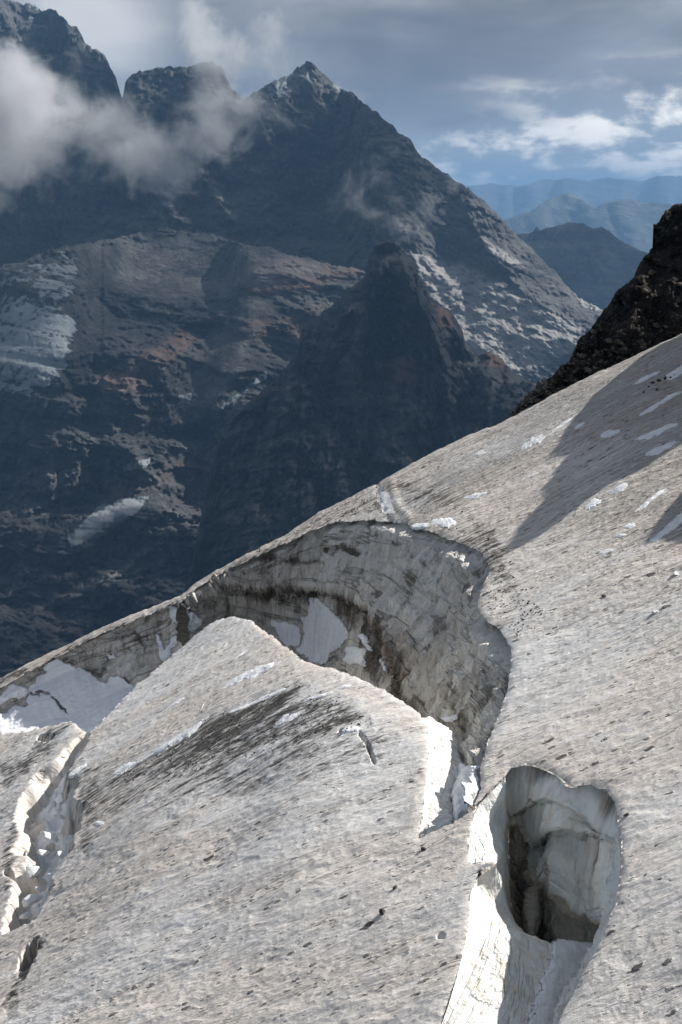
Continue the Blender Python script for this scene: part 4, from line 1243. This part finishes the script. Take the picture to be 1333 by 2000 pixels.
t2b = [(a[0], a[1] + 4, a[2] + (2.6 if 0 < i < 6 else 1.0 if i < 10 else .1)) for i, a in enumerate(t2)]
t3 = [(982, 1700, 2.9), (1000, 1720, 4.2), (1020, 1740, 4.6), (1036, 1730, 3.4), (1056, 1690, .6), (1070, 1712, .3), (1088, 1736, .1), (1106, 1754, .0), (1128, 1772, -.05), (1156, 1786, 0), (1182, 1790, .1), (1196, 1790, .15), (1203, 1795, .2), (1203, 1800, .2), (1198, 1820, .3), (1188, 1840, .4), (1168, 1870, .5),
      (1144, 1914, .5), (1112, 1974, .5), (1088, 2026, .5), (1050, 2106, .5), (1010, 2206, .5), (960, 2356, .5)]
t3b = [(a[0] + (3 if 3 < i < 11 else 0), a[1] + 7, a[2] + (5.0 if 3 < i < 10 else 1.2 if i == 10 else 0.1)) for i, a in enumerate(t3)]
t4 = [(a[0] - (4 if i > 8 else 0), a[1] + 210, a[2] + (7.0 if 3 < i < 10 else 1.6 if i > 9 else 0.3)) for i, a in enumerate(t3)]
maskH = {'clean': [lambda PX, PY, u, v: 0.08 * ss(2.2, 0.6, v) + 0.9],
         'dirt_shade': [lambda PX, PY, u, v: 0.5 * ss(0.30, 0.0, v), ([(1000, 1592), (1040, 1565), (1100, 1575), (1110, 1585), (1050, 1572), (1010, 1600)], 3, 0.6), ([(1060, 1640), (1090, 1620), (1150, 1620), (1200, 1640), (1206, 1760), (1140, 1770), (1080, 1700)], 30, 0.22),
                  ([(985, 1515), (1000, 1494), (1060, 1496), (1114, 1532), (1190, 1538), (1210, 1600), (1200, 1570), (1180, 1546), (1114, 1542), (1060, 1506), (1000, 1504)], 3, 0.5)],
         'snow': []}
loft('pit_wall', [K0, rowpts(t1, K0), rowpts(t1b, K0), rowpts(t2, K0), rowpts(t2b, K0), rowpts(t3, K0), rowpts(t3b, K0), rowpts(t4, K0)], 620, 380, 0.10, 0.9, seed=41, flute=0.08, ledge=0.05, masks=maskH, ramp=1.3)

# floor far below, closing both crevasses
def floor_patch(name, poly, drop, n=90):
    P = np.array(poly, float)
    X0, Y0, _ = onG(P[:, 0], P[:, 1])
    lo = (X0.min() - 3, Y0.min() - 3); hi = (X0.max() + 3, Y0.max() + 3)
    x, y = np.meshgrid(np.linspace(lo[0], hi[0], n), np.linspace(lo[1], hi[1], n))
    z = GA * x + GB * y + GC - drop + 0.7 * fbm(x, y, 2, 3, 4)
    o = np.zeros(x.shape)
    return link_mesh(name, np.stack([x, y, z], -1).reshape(-1, 3), grid_faces(n, n)[:, ::-1], M_WALL, 'structure',
                     attrs={'snow': o, 'dirt_shade': o + 0.4, 'clean': o}, uv=np.stack([x, y], -1).reshape(-1, 2))


floor_patch('crevasse_floor', HOLE1[2:], 8.5)
floor_patch('crevasse_floor', HOLE2, 7.5)


# ------------------------------------------------------------------ dark rock ridge above the glacier
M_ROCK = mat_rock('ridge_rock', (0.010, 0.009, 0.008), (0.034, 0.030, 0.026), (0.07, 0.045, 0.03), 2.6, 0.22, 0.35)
R_top = [(900, 900), (955, 845), (978, 826), (1000, 802), (1030, 768), (1060, 744), (1090, 716), (1112, 696), (1130, 664), (1150, 640), (1172, 610), (1190, 588), (1200, 570), (1218, 552), (1238, 538), (1250, 512),
         (1262, 490), (1276, 480), (1270, 456), (1277, 436), (1290, 424), (1300, 405), (1316, 394), (1333, 387), (1400, 350), (1600, 300), (1800, 280)]
R_bot = [(900, 930)] + [(a, b + 45) for a, b in skyline if a > 920]


def rr_slope(px, py, x, y, z):
    return 1.15 * np.clip(1 + 0.9 * perlin(x / 2.2, y / 2.2, z / 0.9) + 0.5 * perlin(x / 0.8, y, z / 0.35), 0.35, 3)


def rr_disp(X, Y, Z, PX, PY):
    r = 0.55 * fbm(X, Y, Z * 0.8, 3.4, 5, 0.58, True)
    r += 0.38 * steps(2.5 * fbm(X + 0.5 * Z, Y, Z - 0.4 * X, 1.7, 3, 0.5), 0.15)
    r += 0.22 * np.abs(fbm(X, Y, Z, 0.55, 3, 0.6))
    d_, _, _ = seg_dist([(1272, 470), (1262, 540), (1230, 640)], PX, PY, False)
    r -= 0.9 * np.exp(-d_ / 28)
    return r


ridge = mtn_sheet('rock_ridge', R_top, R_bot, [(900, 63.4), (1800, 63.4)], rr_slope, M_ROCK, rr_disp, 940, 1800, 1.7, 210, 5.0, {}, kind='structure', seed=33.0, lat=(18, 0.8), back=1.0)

M_STONE = None


def stone_mat(name, c1, c2):
    m, t = new_mat(name)
    ob = t.add('ShaderNodeTexCoord').outputs['Object']
    n1 = t.noise(ob, 6.0, 5, 0.6)
    n2 = t.noise(ob, 30.0, 4, 0.6)
    base = t.mix(t.mr(n1, 0.4, 0.62), c1, c2)
    finish(t, base, 0.9, t.m('ADD', n1, t.m('MULTIPLY', n2, 0.5)), 0.03, 0.8, 0.2)
    return m


M_STONE = stone_mat('dark_stone', (0.045, 0.042, 0.040), (0.10, 0.093, 0.085))
M_SCREE = stone_mat('scree_stone', (0.05, 0.043, 0.035), (0.17, 0.15, 0.125))

ICO_V = None
def ico():
    g = (1 + 5 ** 0.5) / 2
    v = np.array([(-1, g, 0), (1, g, 0), (-1, -g, 0), (1, -g, 0), (0, -1, g), (0, 1, g), (0, -1, -g), (0, 1, -g), (g, 0, -1), (g, 0, 1), (-g, 0, -1), (-g, 0, 1)], float)
    v /= np.linalg.norm(v[0])
    f = np.array([(0, 11, 5), (0, 5, 1), (0, 1, 7), (0, 7, 10), (0, 10, 11), (1, 5, 9), (5, 11, 4), (11, 10, 2), (10, 7, 6), (7, 1, 8), (3, 9, 4), (3, 4, 2), (3, 2, 6), (3, 6, 8), (3, 8, 9), (4, 9, 5), (2, 4, 11), (6, 2, 10), (8, 6, 7), (9, 8, 1)])
    return v, f


IV, IF = ico()
rng = np.random.RandomState(5)


def scatter(name, pts, sizes, mat, label, flat=0.6, kind='stuff'):
    V, F = [], []
    for i, (p, s_) in enumerate(zip(pts, sizes)):
        v = IV * (0.65 + 0.7 * rng.rand(12, 1)) * s_ * np.array([1 + 0.5 * rng.rand(), 0.7 + 0.5 * rng.rand(), flat * (0.6 + 0.8 * rng.rand())])
        a = rng.rand() * 6.28; c_, s2 = math.cos(a), math.sin(a)
        tl = rng.normal(0, 0.35)
        v = np.stack([v[:, 0] * c_ - v[:, 1] * s2, v[:, 0] * s2 + v[:, 1] * c_, v[:, 2] + tl * v[:, 0]], 1)
        V.append(v + p); F.append(IF + 12 * i)
    o = link_mesh(name, np.vstack(V), np.vstack(F), mat, kind, smooth=False)
    o['label'] = label
    return o


vv = np.zeros(len(ridge.data.vertices) * 3, np.float32)
ridge.data.vertices.foreach_get('co', vv)
vv = vv.reshape(-1, 3)
ncol = len(np.arange(940, 1800 + 1.7, 1.7))
face = vv[10 * ncol:]
pxr, pyr = to_px(face[:, 0], face[:, 1], face[:, 2])
skyr = np.interp(pxr, SKY[:, 0], SKY[:, 1])
wgt = np.where((pyr < skyr + 25), 0.25 + 1.6 * ss(120, 10, skyr - pyr), 0) * (pxr < 1500)
pick = rng.choice(len(face), 1500, p=wgt / wgt.sum())
sz = 0.04 + 0.15 * rng.rand(1500) ** 4
scatter('scree', face[pick] + rng.normal(0, 0.05, (1500, 3)), sz, M_SCREE, 'loose dark stones covering the rock ridge')

# ------------------------------------------------------------------ rock outcrops to the right, whose shadows fall on the ice
def outcrop(poly, planex, name, thick=1.0, amp=0.35):
    """a fin of rock; its outline is where the sun's rays through the shadow's edge meet the plane x = planex"""
    P = interp_poly(list(poly) + [poly[0]], 90)[:-1]
    x, y, z = onG(P[:, 0], P[:, 1])
    t_ = (planex - x) / SUN[0]
    yy, zz = y + SUN[1] * t_, z + SUN[2] * t_
    cy_, cz_ = yy.mean(), zz.mean()
    nr = 14
    rings = []
    for sgn, prof in ((-1, np.linspace(0.0, 1, nr)), (1, np.linspace(1, 0.0, nr))):
        for k in prof:
            bulge = math.sqrt(max(0, 1 - k ** 4))
            rings.append(np.stack([planex + sgn * thick * bulge * (0.8 + 0.5 * fbm(cy_ + (yy - cy_) * k, cz_ + (zz - cz_) * k, sgn, 2.0, 4)), cy_ + (yy - cy_) * k, cz_ + (zz - cz_) * k], 1))
    R = np.array(rings)
    n = R.shape[1]
    V = R.reshape(-1, 3)
    i = np.arange(len(V)).reshape(len(rings), n)
    a, b = i[:-1], i[1:]
    F = np.stack([a, np.roll(a, -1, 1), np.roll(b, -1, 1), b], -1).reshape(-1, 4)
    z0 = np.zeros(len(V))
    return link_mesh(name, V, F, M_ROCK, 'structure', attrs={'snow': z0, 'red': z0, 'pale': z0})


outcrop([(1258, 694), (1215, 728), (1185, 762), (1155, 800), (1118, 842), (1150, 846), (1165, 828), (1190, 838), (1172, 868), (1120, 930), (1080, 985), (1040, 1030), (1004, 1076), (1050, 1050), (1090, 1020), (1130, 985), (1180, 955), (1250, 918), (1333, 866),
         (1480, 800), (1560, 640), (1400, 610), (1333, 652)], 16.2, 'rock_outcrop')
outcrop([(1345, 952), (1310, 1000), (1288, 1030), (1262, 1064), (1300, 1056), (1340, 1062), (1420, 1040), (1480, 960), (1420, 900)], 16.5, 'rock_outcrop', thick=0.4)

# ------------------------------------------------------------------ snow patches and stones on the ice
mS, t = new_mat('old_snow')
ob = t.add('ShaderNodeTexCoord').outputs['Object']
n1 = t.noise(ob, 3.5, 5, 0.6, 0.3); n2 = t.noise(ob, 22.0, 5, 0.65)
base = t.mix(t.mr(n1, 0.4, 0.7), (0.80, 0.82, 0.84), (0.66, 0.67, 0.68))
base = t.mix(t.mr(n2, 0.58, 0.74, 0, 0.7), base, (0.30, 0.28, 0.26))
finish(t, base, 0.6, t.m('ADD', n1, t.m('MULTIPLY', n2, 0.35)), 0.06, 0.8, 0.3)
M_SNOW = mS


def snow_patch(x0, y0, x1, y1, w_, label, thick=0.05, ragged=1.0):
    L = math.hypot(x1 - x0, y1 - y0)
    dx, dy = (x1 - x0) / L, (y1 - y0) / L
    n = 60
    k = np.linspace(0, 1, n)
    wk = w_ * (np.sin(np.pi * np.clip(k * 0.94 + 0.03, 0, 1)) ** 0.55)
    sd_ = x0 * 0.37 + y0 * 0.11
    up = wk * (1 + ragged * 0.9 * fbm(k * L, sd_ + 0 * k, 1.0, 18, 4, 0.65))
    dn2 = wk * (1 + ragged * 0.9 * fbm(k * L, sd_ + 0 * k, 5.0, 18, 4, 0.65))
    cx_ = x0 + (x1 - x0) * k + 0.35 * w_ * fbm(k * L, sd_ + 0 * k, 9.0, 40, 3)
    cy_ = y0 + (y1 - y0) * k + 0.35 * w_ * fbm(k * L, sd_ + 0 * k, 12.0, 40, 3)
    m_ = 13
    q = np.linspace(-1, 1, m_)[:, None]
    off = np.where(q < 0, q * up, q * dn2)
    PX = cx_ - dy * off * 0.35
    PY = cy_ + dx * off
    x, y, z = onG(PX, PY)
    z = z + relief(x, y, z)
    hgt = thick * (np.sqrt(np.maximum(0, 1 - q ** 2)) * np.sin(np.pi * k) ** 0.4 * 1.35 - 0.35) + 0.012 * fbm(x, y, 3, 0.5, 3)
    z = z + hgt
    z = np.where((np.abs(q) == 1) | (k < 0.01) | (k > 0.99), z - 0.06, z)
    return link_mesh('snow_patch', np.stack([x, y, z], -1).reshape(-1, 3), grid_faces(m_, n)[:, ::-1], M_SNOW, label=label, cat='snow patch', group='old snow patches on the glacier')


PATCHES = [
    (429, 1348, 536, 1294, 10, 'long white snow patch on the upper slope of the ice dome, above the dark grit'),
    (298, 1476, 412, 1401, 10, 'long white snow patch along the left edge of the dark grit band'),
    (222, 1512, 266, 1491, 10, 'short white snow patch just below left end of the dark grit band'),
    (262, 1496, 302, 1472, 3, 'thin white snow strip joining two patches left of the dark grit'),
    (445, 1394, 560, 1346, 5, 'narrow snow strip along the top edge of the dark grit'),
    (533, 1418, 588, 1392, 7, 'white snow patch lying in the middle of the dark grit'),
    (592, 1370, 652, 1354, 4, 'thin snow streak at the upper right corner of the dark grit'),
    (660, 1346, 686, 1340, 4, 'tiny oval snow patch near the crest of the ice dome'),
    (668, 1430, 704, 1421, 6, 'small snow patch beside the thin crack on the dome'),
    (322, 1386, 362, 1361, 3, 'short thin snow streak on the left flank of the dome'),
    (453, 1292, 484, 1270, 2.5, 'faint snow streak highest on the dome, near its tip'),
    (390, 1390, 399, 1376, 4, 'speck of snow above the left end of the dark grit'),
    (136, 1518, 170, 1492, 8, 'small ragged snow patch at the rim of the left crevasse'),
    (184, 1612, 204, 1607, 4, 'small pale snow spot right of the broken left crevasse'),
    (1016, 879, 1068, 853, 9, 'bright snow patch on the sunny ice left of the big shadow'),
    (1070, 852, 1128, 808, 4, 'broken thin snow streak running up to the edge of the shadow'),
    (1122, 838, 1144, 827, 5, 'small snow patch at the notch of the big shadow'),
    (1172, 856, 1212, 840, 7, 'snow patch inside the shadow beside its notch'),
    (1246, 813, 1334, 763, 7, 'long pointed snow patch in the middle of the shadow'),
    (1234, 752, 1292, 724, 4, 'thin faint snow streak high in the shadow'),
    (1296, 742, 1352, 704, 11, 'wide snow patch at the right edge of the photo, highest in the shadow'),
    (1236, 864, 1328, 828, 7, 'broad snow patch in the lower right part of the shadow'),
    (1260, 890, 1322, 863, 8, 'lowest snow patch in the shadow, near its bright lower edge'),
    (1142, 994, 1176, 978, 8, 'bright snow patch just below the edge of the big shadow'),
    (1188, 964, 1228, 946, 6, 'snow streak right under the shadow edge, right of the bright patch'),
    (1238, 1002, 1302, 953, 6, 'pale streaky snow between the two shadows'),
    (1216, 1032, 1242, 1028, 6, 'small bright oval snow spot between the two shadows'),
    (1170, 1082, 1198, 1073, 5, 'oval snow spot below the tip of the small shadow'),
    (1203, 1052, 1224, 1047, 3, 'faint thin snow spot under the bright oval one'),
    (1268, 1060, 1346, 998, 12, 'large snow patch inside the small shadow at the right edge'),
    (842, 1024, 892, 1022, 12, 'bright white snow patch on the rim of the great crevasse'),
    (802, 1028, 846, 1026, 5, 'thin snow strip left of the bright patch on the rim'),
    (922, 890, 950, 883, 3, 'faint snow streak under the rock ridge, on open ice'),
    (1018, 938, 1052, 926, 3, 'faint snow streak in open ice left of the long shadow'),
    (905, 975, 952, 962, 4, 'small snow streak beside the dark crack near the skyline'),
]
for a in PATCHES:
    snow_patch(*a[:5], a[5], thick=0.010 + 0.0012 * a[4], ragged=0.38)


def stone(px, py, size, label, mat, name='stone', cat='stone', group=None, flat=0.7, seed=0, sharp=0.35):
    r = np.random.RandomState(seed)
    x, y, z = [float(v) for v in onG(px, py)]
    z += float(relief(x, y, z))
    # subdivided icosphere, cut by a few planes so that it has flat faces and edges
    v, f = IV.copy(), IF.copy()
    for _ in range(2):
        ed = {}
        nf = []
        vl = list(v)
        for a, b, c in f:
            mm = []
            for p, q in ((a, b), (b, c), (c, a)):
                k = (min(p, q), max(p, q))
                if k not in ed:
                    w_ = (vl[p] + vl[q]); w_ = w_ / np.linalg.norm(w_)
                    ed[k] = len(vl); vl.append(w_)
                mm.append(ed[k])
            nf += [(a, mm[0], mm[2]), (b, mm[1], mm[0]), (c, mm[2], mm[1]), (mm[0], mm[1], mm[2])]
        v, f = np.array(vl), np.array(nf)
    for _ in range(17):
        n = r.normal(size=3); n /= np.linalg.norm(n)
        d_ = 0.38 + 0.30 * r.rand()
        e = v @ n
        v = v - np.maximum(e - d_, 0)[:, None] * n
    v = v * (1 + 0.10 * fbm(v[:, 0] * 2 + seed, v[:, 1] * 2, v[:, 2] * 2, 1.0, 3))[:, None]
    v = v * size * np.array([1 + 0.4 * r.rand(), 0.8 + 0.4 * r.rand(), flat])
    o = link_mesh(name, v, f, mat, smooth=False, label=label, cat=cat, group=group)
    o.location = (x, y, z + size * flat * 0.25)
    o.rotation_euler = (r.rand() * 0.5, -0.4 + r.rand() * 0.3, r.rand() * 6)
    return o


stone(747, 1787, 0.10, 'black angular stone standing alone on the clean lower ice', M_STONE, seed=3, flat=1.1)
stone(826, 1664, 0.09, 'dark stone on the ice left of the pit, nearest the sunlit cliff', M_STONE, seed=5)
stone(772, 1737, 0.08, 'small brown stone uphill of the black angular one', M_SCREE, seed=6)
stone(1224, 1595, 0.09, 'flat brown stone just outside the right rim of the pit', M_SCREE, seed=8, flat=0.35)
stone(1180, 1167, 0.09, 'dark flat stone on the open right-hand slope', M_STONE, seed=9, flat=0.4)
SHADED = ['leftmost upper dark stone at the edge of the shaded snow', 'dark stone just right of the leftmost upper one on the shaded snow', 'largest of the dark stones lined up on the shaded snow',
          'dark stone right beside the largest one on the shaded snow', 'small dark stone second from the right end of the line on the shaded snow', 'lone dark stone lowest and farthest left of the line in the shadow',
          'small dark stone just below the line of stones in the shadow', 'rightmost and smallest dark stone of the line on the shaded snow']
for i, (px, py, s_) in enumerate([(1268, 757, .12), (1276, 750, .15), (1287, 746, .17), (1300, 741, .14), (1310, 738, .11), (1258, 768, .12), (1283, 762, .10), (1317, 733, .09)]):
    stone(px, py, s_ * 0.8, SHADED[i], M_STONE, seed=20 + i, group='dark stones on the shaded snow')
M_ICE = stone_mat('white_ice', (0.80, 0.82, 0.84), (0.66, 0.66, 0.65))
stone(1320, 1122, 0.12, 'white ice lump at the right edge below the small shadow', M_ICE, 'ice_lump', 'ice', seed=31)
stone(1278, 1200, 0.12, 'white ice lump alone on the right-hand slope, lower one', M_ICE, 'ice_lump', 'ice', seed=32)
for i, (px, py, s_, lb) in enumerate([(96, 1600, .38, 'largest tilted ice block in the middle of the broken left crevasse'), (62, 1665, .42, 'snowy ice block leaning on the left side of the crevasse'),
                                      (110, 1672, .34, 'greyish ice block wedged by the right wall of the left crevasse'), (56, 1722, .32, 'white ice block lower in the left crevasse'),
                                      (78, 1765, .30, 'dark grey rounded ice block near the lower end of the left crevasse'), (118, 1560, .24, 'small white ice block at the top of the rubble'),
                                      (84, 1628, .22, 'small sharp ice block between the largest block and the leaning one'), (128, 1640, .26, 'tilted ice slab against the right wall, beside the wedged block'),
                                      (102, 1536, .20, 'small ice block under the cream wall, highest of the left side'), (74, 1698, .18, 'tiny ice chip above the white block in the lower crevasse'),
                                      (95, 1722, .22, 'ice block at the foot of the right wall, low in the crevasse'), (140, 1606, .20, 'small ice block under the dark hollow of the right rim'),
                                      (48, 1748, .20, 'lowest white ice block near the left wall')]):
    o = stone(px, py + 14, s_, lb, M_ICE if i != 4 else stone_mat('grey_ice', (0.16, 0.15, 0.14), (0.32, 0.30, 0.28)), 'ice_block', 'ice block', 'ice blocks in the left crevasse', seed=60 + i, flat=0.55)
    o.location.z -= 0.40

# dark grit lying on the dirty ice
def grit(poly, n, smin, smax, label):
    P = np.array(poly, float)
    lo, hi = P.min(0), P.max(0)
    q = lo + (hi - lo) * rng.rand(n * 4, 2)
    q = q[inside(poly, q[:, 0], q[:, 1])]
    q = q[fbm(q[:, 0], q[:, 1] * 2, 3.0, 30, 3) > -0.15][:n]
    x, y, z = onG(q[:, 0], q[:, 1])
    z = z + relief(x, y, z)
    return scatter('grit', np.stack([x, y, z + 0.01], 1), smin + (smax - smin) * rng.rand(len(x)) ** 3, M_STONE, label)


grit([(230, 1525), (330, 1455), (400, 1400), (470, 1385), (540, 1352), (600, 1335), (680, 1375), (740, 1415), (640, 1445), (480, 1485), (300, 1535)], 900, 0.008, 0.036, 'dark grit strewn over the dirty band on the dome')
grit([(600, 1025), (745, 950), (900, 990), (1000, 1100), (1060, 1200), (1030, 1260), (985, 1225), (940, 1190), (965, 1110), (900, 1050), (780, 1005), (700, 1005)], 1000, 0.008, 0.04, 'dark grit along the upper rim of the great crevasse')
grit([(400, 1132), (500, 1078), (640, 1000), (745, 947), (745, 1000), (640, 1012), (500, 1083), (420, 1120)], 700, 0.012, 0.045, 'dark grit on the crest above the crevasse wall')
